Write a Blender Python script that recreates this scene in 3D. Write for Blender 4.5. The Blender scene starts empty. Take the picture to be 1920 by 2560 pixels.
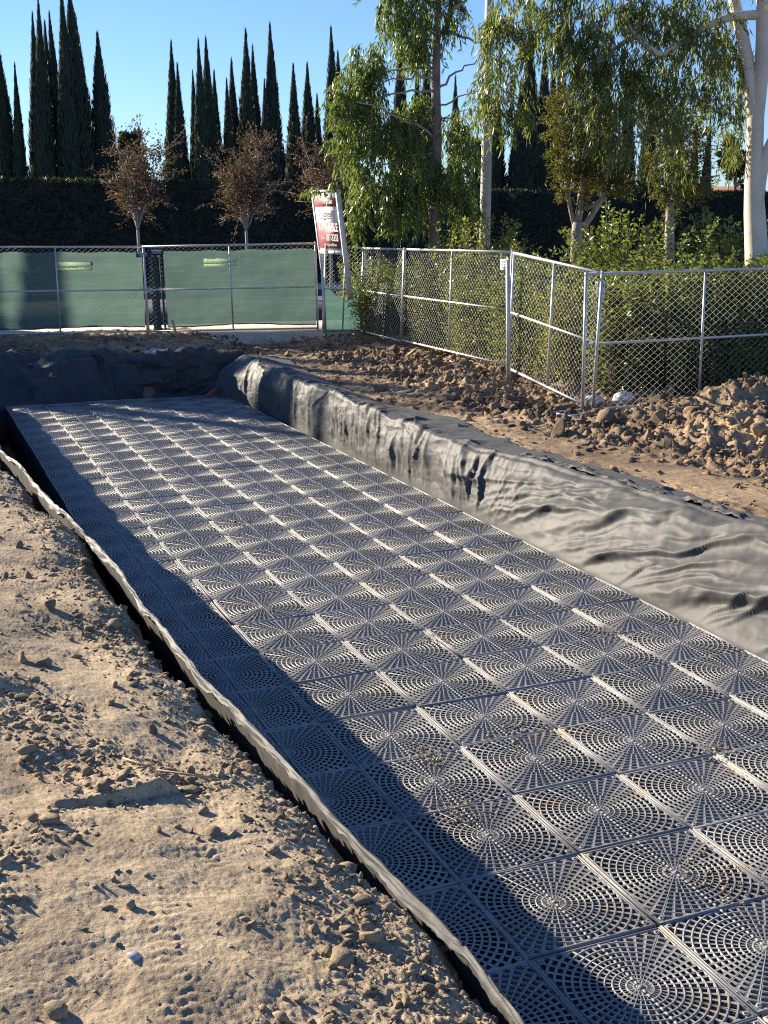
import bpy, math, random
import numpy as np

# ------------------------------------------------------------------ camera
scene = bpy.context.scene
R = math.radians
YAW, PITCH = 0.3948, 0.2397
CAM = np.array([-1.5168, -5.8268, 2.2194])
FPX = 2914.07                      # focal length in pixels of the 1920 x 2560 photograph
cd = bpy.data.cameras.new('camera')
cam = bpy.data.objects.new('camera', cd)
scene.collection.objects.link(cam)
cam.location = CAM
cam.rotation_euler = (math.pi / 2 - PITCH, 0, -YAW)
cd.sensor_fit = 'VERTICAL'
cd.sensor_height = 24.0
cd.lens = 24.0 * FPX / 2560.0
cd.clip_start = 0.05
cd.clip_end = 5000
scene.camera = cam
# ------------------------------------------------------------------ sky, sun, exposure
SUN_AZ, SUN_EL = R(-33.0), R(21.0)      # azimuth from +y, negative towards -x
world = bpy.data.worlds.new('World')
scene.world = world
world.use_nodes = True
wn = world.node_tree
bg = wn.nodes['Background']
sky = wn.nodes.new('ShaderNodeTexSky')
sky.sky_type = 'NISHITA'
sky.sun_disc = False
sky.sun_elevation = SUN_EL
sky.sun_rotation = SUN_AZ
sky.altitude = 100
sky.air_density = 1.0
sky.dust_density = 0.0
sky.ozone_density = 3.0
tint = wn.nodes.new('ShaderNodeMix'); tint.data_type = 'RGBA'; tint.blend_type = 'MULTIPLY'
tint.inputs[0].default_value = 1.0; tint.inputs[7].default_value = (0.80, 0.96, 1.28, 1)
wn.links.new(sky.outputs[0], tint.inputs[6]); wn.links.new(tint.outputs[2], bg.inputs[0])
bg.inputs[1].default_value = 0.056
sl = bpy.data.lights.new('sun', 'SUN')
sl.energy = 5.0
sl.angle = R(0.53)
sl.color = (1.0, 0.88, 0.70)
sun = bpy.data.objects.new('sun', sl)
scene.collection.objects.link(sun)
sun.rotation_euler = (math.pi / 2 - SUN_EL, 0, math.pi - SUN_AZ)
scene.view_settings.view_transform = 'Standard'
scene.view_settings.look = 'None'
scene.view_settings.gamma = 1.0
scene.view_settings.use_curve_mapping = False
scene.view_settings.exposure = 1.36
scene.cycles.use_denoising = False
scene.cycles.adaptive_threshold = 0.004
scene.cycles.sample_clamp_indirect = 3.0
scene.cycles.filter_width = 1.15
scene.cycles.max_bounces = 6
scene.cycles.transparent_max_bounces = 12

rng = np.random.default_rng(7)
random.seed(7)
COL = scene.collection

# ------------------------------------------------------------------ helpers
FW = np.array([math.sin(YAW) * math.cos(PITCH), math.cos(YAW) * math.cos(PITCH), -math.sin(PITCH)])
RT = np.array([math.cos(YAW), -math.sin(YAW), 0.0])
UP = np.cross(RT, FW)
PK = 1920 / 1659.0

def at(px, py, dist):
    """World point seen at (px, py) of the photo at the given horizontal distance."""
    d = FW + (px * PK - 960) / FPX * RT - (py * PK - 1280) / FPX * UP
    return CAM + d * (dist / math.hypot(d[0], d[1]))

def _hash(ix, iy, seed):
    n = (ix.astype(np.int64) * 374761393 + iy.astype(np.int64) * 668265263 + seed * 982451653) & 0x7fffffff
    n = ((n ^ (n >> 13)) * 1274126177) & 0x7fffffff
    n = (n ^ (n >> 16)) & 0x7fffffff
    return n.astype(np.float64) / 0x7fffffff

def noise(x, y, seed=0):
    """2-D gradient noise, about -1..1."""
    x = np.asarray(x, float); y = np.asarray(y, float)
    ix = np.floor(x); iy = np.floor(y)
    fx = x - ix; fy = y - iy
    u = fx * fx * fx * (fx * (fx * 6 - 15) + 10); v = fy * fy * fy * (fy * (fy * 6 - 15) + 10)
    def g(ax, ay):
        a = _hash(ix + ax, iy + ay, seed) * 2 * np.pi
        return np.cos(a) * (fx - ax) + np.sin(a) * (fy - ay)
    a = g(0, 0); b = g(1, 0); c = g(0, 1); d = g(1, 1)
    return ((a + (b - a) * u) * (1 - v) + (c + (d - c) * u) * v) * 1.5

def fbm(x, y, seed=0, octv=4, lac=2.03, gain=0.5):
    t = 0; a = 1.0
    for o in range(octv):
        t = t + a * noise(x, y, seed + o * 17)
        x = x * lac; y = y * lac; a *= gain
    return t

def ridged(x, y, seed=0, octv=3, gain=0.5):
    t = 0; a = 1.0
    for o in range(octv):
        t = t + a * (1 - np.abs(noise(x, y, seed + o * 13)) * 2)
        x = x * 2.1; y = y * 2.1; a *= gain
    return t

def sstep(a, b, x):
    t = np.clip((x - a) / (b - a), 0, 1)
    return t * t * (3 - 2 * t)

def mesh_np(name, verts, faces, smooth=False):
    verts = np.ascontiguousarray(verts, dtype=np.float32)
    me = bpy.data.meshes.new(name)
    if isinstance(faces, np.ndarray):
        faces = [faces]
    faces = [f for f in faces if len(f)]
    nl = sum(f.size for f in faces); nf = sum(len(f) for f in faces)
    me.vertices.add(len(verts)); me.vertices.foreach_set('co', verts.ravel())
    me.loops.add(nl); me.polygons.add(nf)
    li = np.concatenate([f.ravel() for f in faces]).astype(np.int32)
    ls = []; p = 0
    for f in faces:
        ls.append(p + np.arange(len(f)) * f.shape[1]); p += f.size
    me.loops.foreach_set('vertex_index', li)
    me.polygons.foreach_set('loop_start', np.concatenate(ls).astype(np.int32))
    if smooth:
        me.polygons.foreach_set('use_smooth', np.ones(nf, bool))
    me.update(calc_edges=True)
    return me

def link(name, me, m=None, parent=None, loc=None, rotz=None):
    o = bpy.data.objects.new(name, me)
    if m is not None and me is not None and len(me.materials) == 0:
        me.materials.append(m)
    COL.objects.link(o)
    if parent is not None:
        o.parent = parent
    if loc is not None:
        o.location = loc
    if rotz is not None:
        o.rotation_euler = (0, 0, rotz)
    return o

def tag(o, label=None, cat=None, group=None, kind=None):
    if label: o['label'] = label
    if cat: o['category'] = cat
    if group: o['group'] = group
    if kind: o['kind'] = kind
    return o

def thing(name, label, cat, loc=(0, 0, 0), rotz=0.0, group=None):
    o = bpy.data.objects.new(name, None)
    COL.objects.link(o)
    o.location = loc; o.rotation_euler = (0, 0, rotz)
    o.empty_display_size = 0.1
    return tag(o, label, cat, group)

def copy_tree(o, parent=None):
    c = o.copy(); COL.objects.link(c)
    if parent is not None: c.parent = parent
    for ch in list(o.children):
        copy_tree(ch, c)
    return c

class MB:
    """collects simple solids into one mesh"""
    def __init__(s): s.v = []; s.q = []; s.t = []; s.n = 0
    def add(s, v, q=None, t=None):
        v = np.asarray(v, float)
        if q is not None and len(q): s.q.append(np.asarray(q, int) + s.n)
        if t is not None and len(t): s.t.append(np.asarray(t, int) + s.n)
        s.v.append(v); s.n += len(v)
        return s
    def box(s, x0, x1, y0, y1, z0, z1):
        v = [(x, y, z) for z in (z0, z1) for y in (y0, y1) for x in (x0, x1)]
        q = [(0, 2, 3, 1), (4, 5, 7, 6), (0, 1, 5, 4), (2, 6, 7, 3), (0, 4, 6, 2), (1, 3, 7, 5)]
        return s.add(v, q)
    def tube(s, pts, rad, n=8, cap=True):
        pts = np.asarray(pts, float); m = len(pts)
        rad = np.full(m, rad) if np.isscalar(rad) else np.asarray(rad, float)
        tg = np.gradient(pts, axis=0); tg /= np.linalg.norm(tg, axis=1)[:, None] + 1e-9
        ref = np.array([0, 0, 1.0]) if abs(tg[:, 2]).mean() < 0.8 else np.array([1.0, 0, 0])
        a = np.cross(tg, ref); a /= np.linalg.norm(a, axis=1)[:, None] + 1e-9
        b = np.cross(tg, a)
        th = np.arange(n) * 2 * np.pi / n
        v = pts[:, None] + rad[:, None, None] * (np.cos(th)[None, :, None] * a[:, None] + np.sin(th)[None, :, None] * b[:, None])
        i = np.arange(m - 1)[:, None] * n; j = np.arange(n)[None]; j2 = (j + 1) % n
        q = np.stack([i + j, i + j2, i + n + j2, i + n + j], -1).reshape(-1, 4)
        t = []
        if cap and n > 2:
            t = [(0, k + 1, k) for k in range(1, n - 1)] + [((m - 1) * n, (m - 1) * n + k, (m - 1) * n + k + 1) for k in range(1, n - 1)]
        return s.add(v.reshape(-1, 3), q, t)
    def mesh(s, name, smooth=False):
        f = []
        if s.q: f.append(np.concatenate(s.q))
        if s.t: f.append(np.concatenate(s.t))
        return mesh_np(name, np.concatenate(s.v), f, smooth)
    def build(s, name, m, parent=None, loc=None, smooth=False):
        return link(name, s.mesh(name, smooth), m, parent, loc)

def grid_mesh(name, P, smooth=True, flip=False):
    ny, nx = P.shape[:2]
    i = np.arange(ny - 1)[:, None] * nx; j = np.arange(nx - 1)[None]
    q = np.stack([i + j, i + j + 1, i + nx + j + 1, i + nx + j], -1).reshape(-1, 4)
    if flip: q = q[:, ::-1]
    return mesh_np(name, P.reshape(-1, 3), q, smooth)

def leaves(pos, axis, length, width, fold=0.35, bend=0.0, r=None):
    """rhombic folded leaves: pos base, axis unit direction; returns verts, tris"""
    r = r or rng
    n = len(pos)
    axis = axis / (np.linalg.norm(axis, axis=1)[:, None] + 1e-9)
    rv = r.normal(size=(n, 3))
    side = np.cross(axis, rv); side /= np.linalg.norm(side, axis=1)[:, None] + 1e-9
    nor = np.cross(side, axis)
    L = np.broadcast_to(length, n)[:, None]; Wd = np.broadcast_to(width, n)[:, None]
    mid = pos + axis * L * 0.45
    a = pos
    b = mid + side * Wd * 0.5 + nor * Wd * fold
    c = pos + axis * L - nor * L * bend
    d = mid - side * Wd * 0.5 + nor * Wd * fold
    v = np.stack([a, b, c, d], 1).reshape(-1, 3)
    i = np.arange(n)[:, None] * 4
    t = np.concatenate([i + np.array([[0, 1, 2]]), i + np.array([[0, 2, 3]])])
    return v, t

ORD = ['first', 'second', 'third', 'fourth', 'fifth', 'sixth', 'seventh', 'eighth', 'ninth', 'tenth', 'eleventh', 'twelfth', 'thirteenth',
       'fourteenth', 'fifteenth', 'sixteenth', 'seventeenth', 'eighteenth', 'nineteenth', 'twentieth']
def ordinal(i):
    if i < 20: return ORD[i]
    tens = {2: 'twenty', 3: 'thirty', 4: 'forty', 5: 'fifty'}
    t, u = divmod(i + 1, 10)
    return (tens[t] + '-' + ORD[u - 1]) if u else {3: 'thirtieth', 4: 'fortieth', 5: 'fiftieth'}[t]

# ------------------------------------------------------------------ materials
def newmat(name):
    m = bpy.data.materials.new(name); m.use_nodes = True
    nt = m.node_tree
    return m, nt, nt.nodes['Principled BSDF'], nt.nodes['Material Output']

def N(nt, typ, **kw):
    n = nt.nodes.new(typ)
    for k, v in kw.items(): setattr(n, k, v)
    return n

def noise_node(nt, scale, detail=4, rough=0.55, coord='Object', dist=0.0, vec_scale=None):
    tc = N(nt, 'ShaderNodeTexCoord')
    src = tc.outputs[coord]
    if coord == 'World':
        src = N(nt, 'ShaderNodeNewGeometry').outputs['Position']
    if vec_scale is not None:
        mp = N(nt, 'ShaderNodeMapping'); mp.inputs['Scale'].default_value = vec_scale
        nt.links.new(src, mp.inputs[0]); src = mp.outputs[0]
    n = N(nt, 'ShaderNodeTexNoise')
    n.inputs['Scale'].default_value = scale; n.inputs['Detail'].default_value = detail
    n.inputs['Roughness'].default_value = rough; n.inputs['Distortion'].default_value = dist
    nt.links.new(src, n.inputs['Vector'])
    return n

def world_noise(nt, scale, detail=4, rough=0.55, vec_scale=None):
    g = N(nt, 'ShaderNodeNewGeometry')
    src = g.outputs['Position']
    if vec_scale is not None:
        mp = N(nt, 'ShaderNodeMapping'); mp.inputs['Scale'].default_value = vec_scale
        nt.links.new(src, mp.inputs[0]); src = mp.outputs[0]
    n = N(nt, 'ShaderNodeTexNoise')
    n.inputs['Scale'].default_value = scale; n.inputs['Detail'].default_value = detail
    n.inputs['Roughness'].default_value = rough
    nt.links.new(src, n.inputs['Vector'])
    return n

def ramp(nt, src, stops):
    r = N(nt, 'ShaderNodeValToRGB')
    e = r.color_ramp.elements
    while len(e) < len(stops): e.new(0.5)
    for k, (p, c) in enumerate(stops):
        e[k].position = p
        e[k].color = (c[0], c[1], c[2], 1) if not np.isscalar(c) else (c, c, c, 1)
    nt.links.new(src, r.inputs[0])
    return r

def mixc(nt, fac, a, b, mode='MIX'):
    m = N(nt, 'ShaderNodeMix', data_type='RGBA', blend_type=mode)
    for s, i in ((fac, 0), (a, 6), (b, 7)):
        if hasattr(s, 'links') or hasattr(s, 'is_linked'):
            nt.links.new(s, m.inputs[i])
        else:
            m.inputs[i].default_value = s if np.isscalar(s) else (s[0], s[1], s[2], 1)
    return m.outputs[2]

def bump(nt, bsdf, src, strength, dist):
    b = N(nt, 'ShaderNodeBump')
    b.inputs['Strength'].default_value = strength; b.inputs['Distance'].default_value = dist
    nt.links.new(src, b.inputs['Height']); nt.links.new(b.outputs[0], bsdf.inputs['Normal'])
    return b

def simple(name, col, rough=0.6, metal=0.0, var=0.25, scale=8, bumps=0.0, spec=0.5):
    m, nt, b, o = newmat(name)
    n = noise_node(nt, scale, 5)
    lo = [c * (1 - var) for c in col]; hi = [min(1, c * (1 + var)) for c in col]
    nt.links.new(ramp(nt, n.outputs[0], [(0.3, lo), (0.7, hi)]).outputs[0], b.inputs['Base Color'])
    b.inputs['Roughness'].default_value = rough; b.inputs['Metallic'].default_value = metal
    b.inputs['Specular IOR Level'].default_value = spec
    if bumps:
        n2 = noise_node(nt, scale * 6, 4); bump(nt, b, n2.outputs[0], bumps, 0.01)
    return m

def soil(name, dry, damp, stops=(0.42, 0.62), scale=1.6, fine=90):
    m, nt, b, o = newmat(name)
    n1 = world_noise(nt, scale, 6, 0.62)
    n2 = world_noise(nt, 23, 5, 0.7)
    n3 = world_noise(nt, fine, 4, 0.75)
    c = ramp(nt, n1.outputs[0], [(stops[0], dry), (stops[1], damp)]).outputs[0]
    c = mixc(nt, 0.6, c, ramp(nt, n2.outputs[0], [(0.3, 0.55), (0.7, 1.3)]).outputs[0], 'MULTIPLY')
    c = mixc(nt, 0.55, c, ramp(nt, n3.outputs[0], [(0.3, 0.6), (0.7, 1.25)]).outputs[0], 'MULTIPLY')
    nt.links.new(c, b.inputs['Base Color'])
    b.inputs['Roughness'].default_value = 0.95
    b.inputs['Specular IOR Level'].default_value = 0.15
    b1 = bump(nt, b, n3.outputs[0], 0.45, 0.008)
    b2 = N(nt, 'ShaderNodeBump'); b2.inputs['Strength'].default_value = 0.45; b2.inputs['Distance'].default_value = 0.02
    nt.links.new(n2.outputs[0], b2.inputs['Height']); nt.links.new(b2.outputs[0], b1.inputs['Normal'])
    return m

def leafmat(name, c0, c1, transl=0.35, rough=0.45, spec=0.4):
    m, nt, b, o = newmat(name)
    n = world_noise(nt, 2.3, 3)
    w = N(nt, 'ShaderNodeTexWhiteNoise', noise_dimensions='1D')
    g = N(nt, 'ShaderNodeNewGeometry')
    nt.links.new(g.outputs['Random Per Island'], w.inputs['W'])
    add = N(nt, 'ShaderNodeMath', operation='MULTIPLY_ADD')
    nt.links.new(w.outputs[0], add.inputs[0]); add.inputs[1].default_value = 0.5
    sub = N(nt, 'ShaderNodeMath', operation='SUBTRACT'); nt.links.new(n.outputs[0], sub.inputs[0]); sub.inputs[1].default_value = 0.25
    nt.links.new(sub.outputs[0], add.inputs[2])
    c = ramp(nt, add.outputs[0], [(0.15, c0), (0.85, c1)]).outputs[0]
    nt.links.new(c, b.inputs['Base Color'])
    b.inputs['Roughness'].default_value = rough
    b.inputs['Specular IOR Level'].default_value = spec
    t = N(nt, 'ShaderNodeBsdfTranslucent')
    br = mixc(nt, 1.0, c, (1.5, 1.6, 0.6), 'MULTIPLY')
    nt.links.new(br, t.inputs[0])
    mx = N(nt, 'ShaderNodeMixShader'); mx.inputs[0].default_value = transl
    nt.links.new(b.outputs[0], mx.inputs[1]); nt.links.new(t.outputs[0], mx.inputs[2])
    nt.links.new(mx.outputs[0], o.inputs[0])
    return m

M = {}
M['soil_left'] = soil('dry_tan_soil', (0.46, 0.362, 0.240), (0.26, 0.200, 0.134), (0.42, 0.68), 1.9)
M['soil_right'] = soil('spoil_soil', (0.43, 0.31, 0.19), (0.15, 0.105, 0.07), (0.38, 0.60), 0.55, 60)
M['clod_tan'] = soil('tan_clod', (0.36, 0.28, 0.185), (0.20, 0.155, 0.105), (0.4, 0.6), 9)
M['clod_brown'] = soil('brown_clod', (0.36, 0.25, 0.15), (0.12, 0.085, 0.06), (0.4, 0.6), 0.9)
M['galv'] = simple('galvanised_steel', (0.52, 0.52, 0.51), 0.42, 0.45, 0.12, 14)
M['wire'] = simple('galvanised_wire', (0.46, 0.47, 0.46), 0.5, 0.15, 0.1, 20)
M['white'] = simple('white_paint', (0.75, 0.75, 0.73), 0.5, 0, 0.06, 5)
M['maroon'] = simple('maroon_print', (0.33, 0.085, 0.085), 0.5, 0, 0.1, 9)
M['inkdark'] = simple('dark_print', (0.07, 0.055, 0.06), 0.5, 0, 0.1, 9)
M['tagwhite'] = simple('placard_white', (0.72, 0.72, 0.72), 0.5, 0, 0.05, 9)
M['tagblue'] = simple('placard_navy', (0.03, 0.035, 0.09), 0.5, 0, 0.1, 9)
M['conc'] = simple('concrete', (0.48, 0.41, 0.34), 0.9, 0, 0.15, 3, 0.3)
M['polec'] = simple('concrete_pole', (0.47, 0.44, 0.40), 0.85, 0, 0.1, 6, 0.2)
M['asph'] = simple('asphalt', (0.05, 0.05, 0.052), 0.9, 0, 0.2, 5, 0.3)
M['wood'] = simple('weathered_wood', (0.40, 0.30, 0.19), 0.8, 0, 0.2, 30, 0.2)
M['plastic_bag'] = simple('white_plastic', (0.42, 0.43, 0.45), 0.35, 0, 0.08, 12)
M['redcloth'] = simple('faded_red_cloth', (0.36, 0.09, 0.08), 0.9, 0, 0.2, 12)
M['bark_white'] = simple('pale_gum_bark', (0.62, 0.54, 0.44), 0.75, 0, 0.16, 2.5, 0.25)
M['bark_brown'] = simple('grey_brown_bark', (0.20, 0.155, 0.12), 0.85, 0, 0.3, 6, 0.5)
M['bark_grey'] = simple('grey_bark', (0.34, 0.29, 0.24), 0.85, 0, 0.25, 6, 0.4)
M['cypress'] = leafmat('cypress_green', (0.026, 0.042, 0.034), (0.052, 0.072, 0.052), 0.12, 0.6, 0.2)  # green raised slightly in place of haze lift
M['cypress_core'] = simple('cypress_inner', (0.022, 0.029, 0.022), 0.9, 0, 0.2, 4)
M['hedge'] = leafmat('clipped_hedge_leaf', (0.026, 0.038, 0.024), (0.064, 0.060, 0.038), 0.15, 0.6, 0.2)  # leaf tones lightened a little to stand for distance haze
M['euc'] = leafmat('gum_leaf', (0.075, 0.120, 0.045), (0.205, 0.240, 0.085), 0.46, 0.38, 0.5)
M['euc2'] = leafmat('gum_leaf_dark', (0.080, 0.115, 0.045), (0.235, 0.250, 0.090), 0.46, 0.38, 0.5)
M['priv'] = leafmat('privet_leaf', (0.070, 0.105, 0.032), (0.205, 0.215, 0.070), 0.42, 0.33, 0.55)
M['privy'] = leafmat('yellow_green_leaf', (0.15, 0.165, 0.040), (0.30, 0.28, 0.075), 0.42, 0.4, 0.4)
M['melal'] = leafmat('olive_fine_leaf', (0.075, 0.085, 0.030), (0.18, 0.15, 0.050), 0.32, 0.55, 0.3)
M['crape'] = leafmat('russet_leaf', (0.080, 0.048, 0.042), (0.140, 0.086, 0.070), 0.28, 0.6, 0.2)
M['pine'] = leafmat('far_tree_leaf', (0.025, 0.038, 0.025), (0.055, 0.068, 0.038), 0.15, 0.6, 0.2)
M['verge'] = simple('verge_soil', (0.16, 0.14, 0.08), 0.95, 0, 0.3, 1.5)
M['terra'] = simple('terracotta', (0.42, 0.20, 0.11), 0.85, 0, 0.15, 4)
M['stucco'] = simple('cream_stucco', (0.55, 0.46, 0.36), 0.9, 0, 0.1, 4)

# geotextile: grey non-woven felt with dust and faint mottling
def felt(name, c0, c1, dust):
    m, nt, b, o = newmat(name)
    n1 = world_noise(nt, 2.2, 5, 0.6); n2 = world_noise(nt, 260, 3, 0.7); n3 = world_noise(nt, 14, 4, 0.6); n4 = world_noise(nt, 70, 4, 0.75)
    c = ramp(nt, n1.outputs[0], [(0.3, c0), (0.72, c1)]).outputs[0]
    c = mixc(nt, 0.5, c, ramp(nt, n4.outputs[0], [(0.3, 0.65), (0.7, 1.35)]).outputs[0], 'MULTIPLY')
    c = mixc(nt, 0.6, c, ramp(nt, n2.outputs[0], [(0.3, 0.7), (0.7, 1.25)]).outputs[0], 'MULTIPLY')
    f = ramp(nt, n3.outputs[0], [(0.52, 0.0), (0.75, 0.55)]).outputs[0]
    c = mixc(nt, f, c, dust)
    nt.links.new(c, b.inputs['Base Color'])
    b.inputs['Roughness'].default_value = 0.60
    b.inputs['Specular IOR Level'].default_value = 0.28
    b.inputs['Sheen Weight'].default_value = 0.03
    b.inputs['Sheen Roughness'].default_value = 0.5
    b1 = bump(nt, b, n2.outputs[0], 0.25, 0.004)
    return m
M['felt'] = felt('geotextile_felt', (0.056, 0.056, 0.055), (0.092, 0.091, 0.087), (0.128, 0.123, 0.110))
M['felt_dusty'] = felt('geotextile_felt_dusty', (0.052, 0.052, 0.051), (0.088, 0.086, 0.081), (0.17, 0.148, 0.115))
M['felt_shaded'] = felt('geotextile_felt_shaded', (0.036, 0.037, 0.040), (0.064, 0.064, 0.066), (0.09, 0.085, 0.078))  # same felt, its colour darkened for the shade at the trench end

# black plastic of the tank modules, with tan dust in patches
def plastic():
    m, nt, b, o = newmat('black_module_plastic')
    n1 = world_noise(nt, 0.9, 5, 0.65); n2 = world_noise(nt, 3.4, 5, 0.7); n3 = world_noise(nt, 60, 3, 0.7)
    oi = N(nt, 'ShaderNodeObjectInfo')
    base = ramp(nt, oi.outputs['Random'], [(0.0, (0.205, 0.204, 0.198)), (1.0, (0.275, 0.272, 0.262))]).outputs[0]
    base = mixc(nt, 0.5, base, ramp(nt, n3.outputs[0], [(0.3, 0.65), (0.7, 1.4)]).outputs[0], 'MULTIPLY')
    grey = ramp(nt, n1.outputs[0], [(0.38, 0.0), (0.72, 0.45)]).outputs[0]
    c = mixc(nt, grey, base, (0.36, 0.353, 0.335))
    n5 = world_noise(nt, 38, 4, 0.7)
    tan = ramp(nt, n2.outputs[0], [(0.565, 0.0), (0.70, 0.8)]).outputs[0]
    tan = mixc(nt, 1.0, tan, ramp(nt, n5.outputs[0], [(0.38, 0.15), (0.6, 1.0)]).outputs[0], 'MULTIPLY')
    c = mixc(nt, tan, c, (0.36, 0.26, 0.15))
    nt.links.new(c, b.inputs['Base Color'])
    rr = ramp(nt, n3.outputs[0], [(0.3, 0.36), (0.7, 0.56)]).outputs[0]
    nt.links.new(rr, b.inputs['Roughness'])
    b.inputs['Specular IOR Level'].default_value = 0.36
    return m
M['plastic'] = plastic()
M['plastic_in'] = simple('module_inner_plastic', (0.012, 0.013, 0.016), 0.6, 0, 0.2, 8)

# woven green privacy screen: lets light through
def screen():
    m, nt, b, o = newmat('green_windscreen')
    n1 = noise_node(nt, 1.2, 4, 0.6, 'Object', 0, (0.5, 1, 5)); n2 = noise_node(nt, 6, 3, 0.6, 'Object', 0, (0.3, 1, 6))
    c = ramp(nt, n1.outputs[0], [(0.3, (0.080, 0.136, 0.118)), (0.7, (0.106, 0.170, 0.146))]).outputs[0]
    c = mixc(nt, 0.35, c, ramp(nt, n2.outputs[0], [(0.35, 0.75), (0.7, 1.2)]).outputs[0], 'MULTIPLY')
    nt.links.new(c, b.inputs['Base Color']); b.inputs['Roughness'].default_value = 0.8
    t = N(nt, 'ShaderNodeBsdfTranslucent'); nt.links.new(c, t.inputs[0])
    tr = N(nt, 'ShaderNodeBsdfTransparent')
    mx = N(nt, 'ShaderNodeMixShader'); mx.inputs[0].default_value = 0.62
    nt.links.new(b.outputs[0], mx.inputs[1]); nt.links.new(t.outputs[0], mx.inputs[2])
    m2 = N(nt, 'ShaderNodeMixShader'); m2.inputs[0].default_value = 0.07
    nt.links.new(mx.outputs[0], m2.inputs[1]); nt.links.new(tr.outputs[0], m2.inputs[2])
    nt.links.new(m2.outputs[0], o.inputs[0])
    return m
M['screen'] = screen()
M['screenprint'] = simple('pale_green_print', (0.85, 0.9, 0.75), 0.7, 0, 0.08, 20)
nt = M['screenprint'].node_tree
_t = N(nt, 'ShaderNodeBsdfTranslucent'); _t.inputs[0].default_value = (0.75, 0.85, 0.6, 1)
_mx = N(nt, 'ShaderNodeMixShader'); _mx.inputs[0].default_value = 0.5
nt.links.new(nt.nodes['Principled BSDF'].outputs[0], _mx.inputs[1]); nt.links.new(_t.outputs[0], _mx.inputs[2])
nt.links.new(_mx.outputs[0], nt.nodes['Material Output'].inputs[0])
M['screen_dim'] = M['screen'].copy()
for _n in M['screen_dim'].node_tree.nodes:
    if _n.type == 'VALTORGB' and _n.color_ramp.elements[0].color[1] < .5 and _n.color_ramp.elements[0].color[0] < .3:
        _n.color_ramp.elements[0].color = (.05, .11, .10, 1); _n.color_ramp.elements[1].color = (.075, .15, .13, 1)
M['darkscreen'] = simple('dark_green_fabric', (0.025, 0.045, 0.042), 0.85, 0, 0.3, 5)

# ------------------------------------------------------------------ terrain
S = 0.64                 # module pitch
ZG = -0.69               # top of the modules
ZF = -1.33               # trench floor

SL_Y = [-6, -3.24, -2.78, -2.39, -1.64, -0.75, -0.33, 0.89, 2.0, 3.15, 3.81, 5.65, 8.8, 12, 16]
SL_X = [-.12, -.15, -.15, -.24, -.29, -.37, -.45, -.46, -.45, -.50, -.62, -.74, -.80, -.82, -.82]
def soil_rim_left(y):
    yz = np.zeros_like(np.asarray(y, float))
    return np.interp(y, SL_Y, SL_X) + 0.062 + 0.035 * fbm(np.asarray(y) * 2.2, yz + 3.3, 5, 4) + 0.045 * fbm(np.asarray(y) * .7, yz + 1.3, 6, 2)
FL_Y = [-6, -3.6, -3.33, -3.05, -2.77, -2.38, -1.83, -1.2, -0.51, 0.41, 2.02, 3.49, 5.0, 6.1, 8.8, 12, 15.2]
FL_X = [-.06, -.09, -.09, -.085, -.12, -.16, -.19, -.22, -.29, -.31, -.355, -.47, -.56, -.645, -.70, -.72, -.72]
RR_Y = [-7, -4, -1, 1.0, 1.9, 3.2, 4.3, 5.4, 8.5, 11, 13.6, 15]
RR_X = [4.72, 4.70, 4.66, 4.57, 4.50, 4.42, 4.24, 4.10, 4.05, 4.07, 4.15, 4.25]
def rim_right(y): return np.interp(y, RR_Y, RR_X)
FR_X = [-2, 0.2, 0.95, 1.75, 2.4, 3.2, 3.95, 5]
FR_Y = [16.0, 15.9, 15.55, 15.5, 14.85, 14.8, 14.85, 14.9]
def rim_far(x): return np.interp(x, FR_X, FR_Y)

def tread(x, y, cx, cy, ang, w, l, pitch, amp):
    dx, dy = x - cx, y - cy
    c, s = math.cos(ang), math.sin(ang)
    u = dx * c + dy * s; v = -dx * s + dy * c
    mk = sstep(w / 2, w / 2 - .12, np.abs(u)) * sstep(l / 2, l / 2 - .25, np.abs(v))
    mk = mk * (.35 + .65 * sstep(-.4, .3, fbm(x * 3, y * 3, 91, 2)))
    tri = np.abs(((u / .065) % 1) - .5) * 2
    ph = (v + tri * 0.016) / pitch
    return .75 * amp * mk * (np.abs((ph % 1) - .5) * 2 - .5)

def h_left(x, y):
    d = soil_rim_left(y) - x                     # distance inland from the soil edge
    base = 0.10 + 0.17 * sstep(0.0, 1.6, d) + 0.03 * sstep(3, -3, y)
    h = base + 0.040 * fbm(x * 1.0, y * 1.0, 11, 3) + 0.008 * fbm(x * 3.7, y * 3.7, 12, 3)
    rough = sstep(-.15, .45, fbm(x * 1.3 + 7, y * 1.0, 14, 3)) * .85 + sstep(.5, .0, d) * .8
    h = h + (0.0015 + 0.0045 * rough) * fbm(x * 14, y * 14, 21, 4, gain=.62)
    h = h + 0.006 * rough * np.clip(ridged(x * 24, y * 24, 31, 2) - .8, 0, 2)
    h = h + 0.0022 * fbm(x * 55, y * 55, 41, 3, gain=.65)
    for (cx, cy, an, w, l) in [(-1.12, -1.35, .15, .26, .75), (-.92, -1.95, .1, .24, .6), (-.95, -2.95, -.15, .22, .9),
                               (-1.25, -.2, .1, .25, .8), (-.72, -2.35, .3, .2, .5), (-1.0, .9, .1, .28, .9), (-.75, -3.4, -.1, .2, .5)]:
        h = h + tread(x, y, cx, cy, an, w, l, .042, .013)
    # long scraped ledge
    u = (x + 0.93) * .985 + (y + 1.86) * .17; v = -(x + .93) * .17 + (y + 1.86) * .985
    h = h + 0.045 * sstep(-.012, .006, v) * sstep(.35, .02, v) * sstep(.27, .17, np.abs(u)) * (0.55 + .9 * sstep(-.2, .25, u))
    # rounded shoulder down into the trench
    h = h - 0.055 * sstep(.28, 0.0, d) - 0.10 * sstep(.09, -.02, d)
    return h

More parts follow.
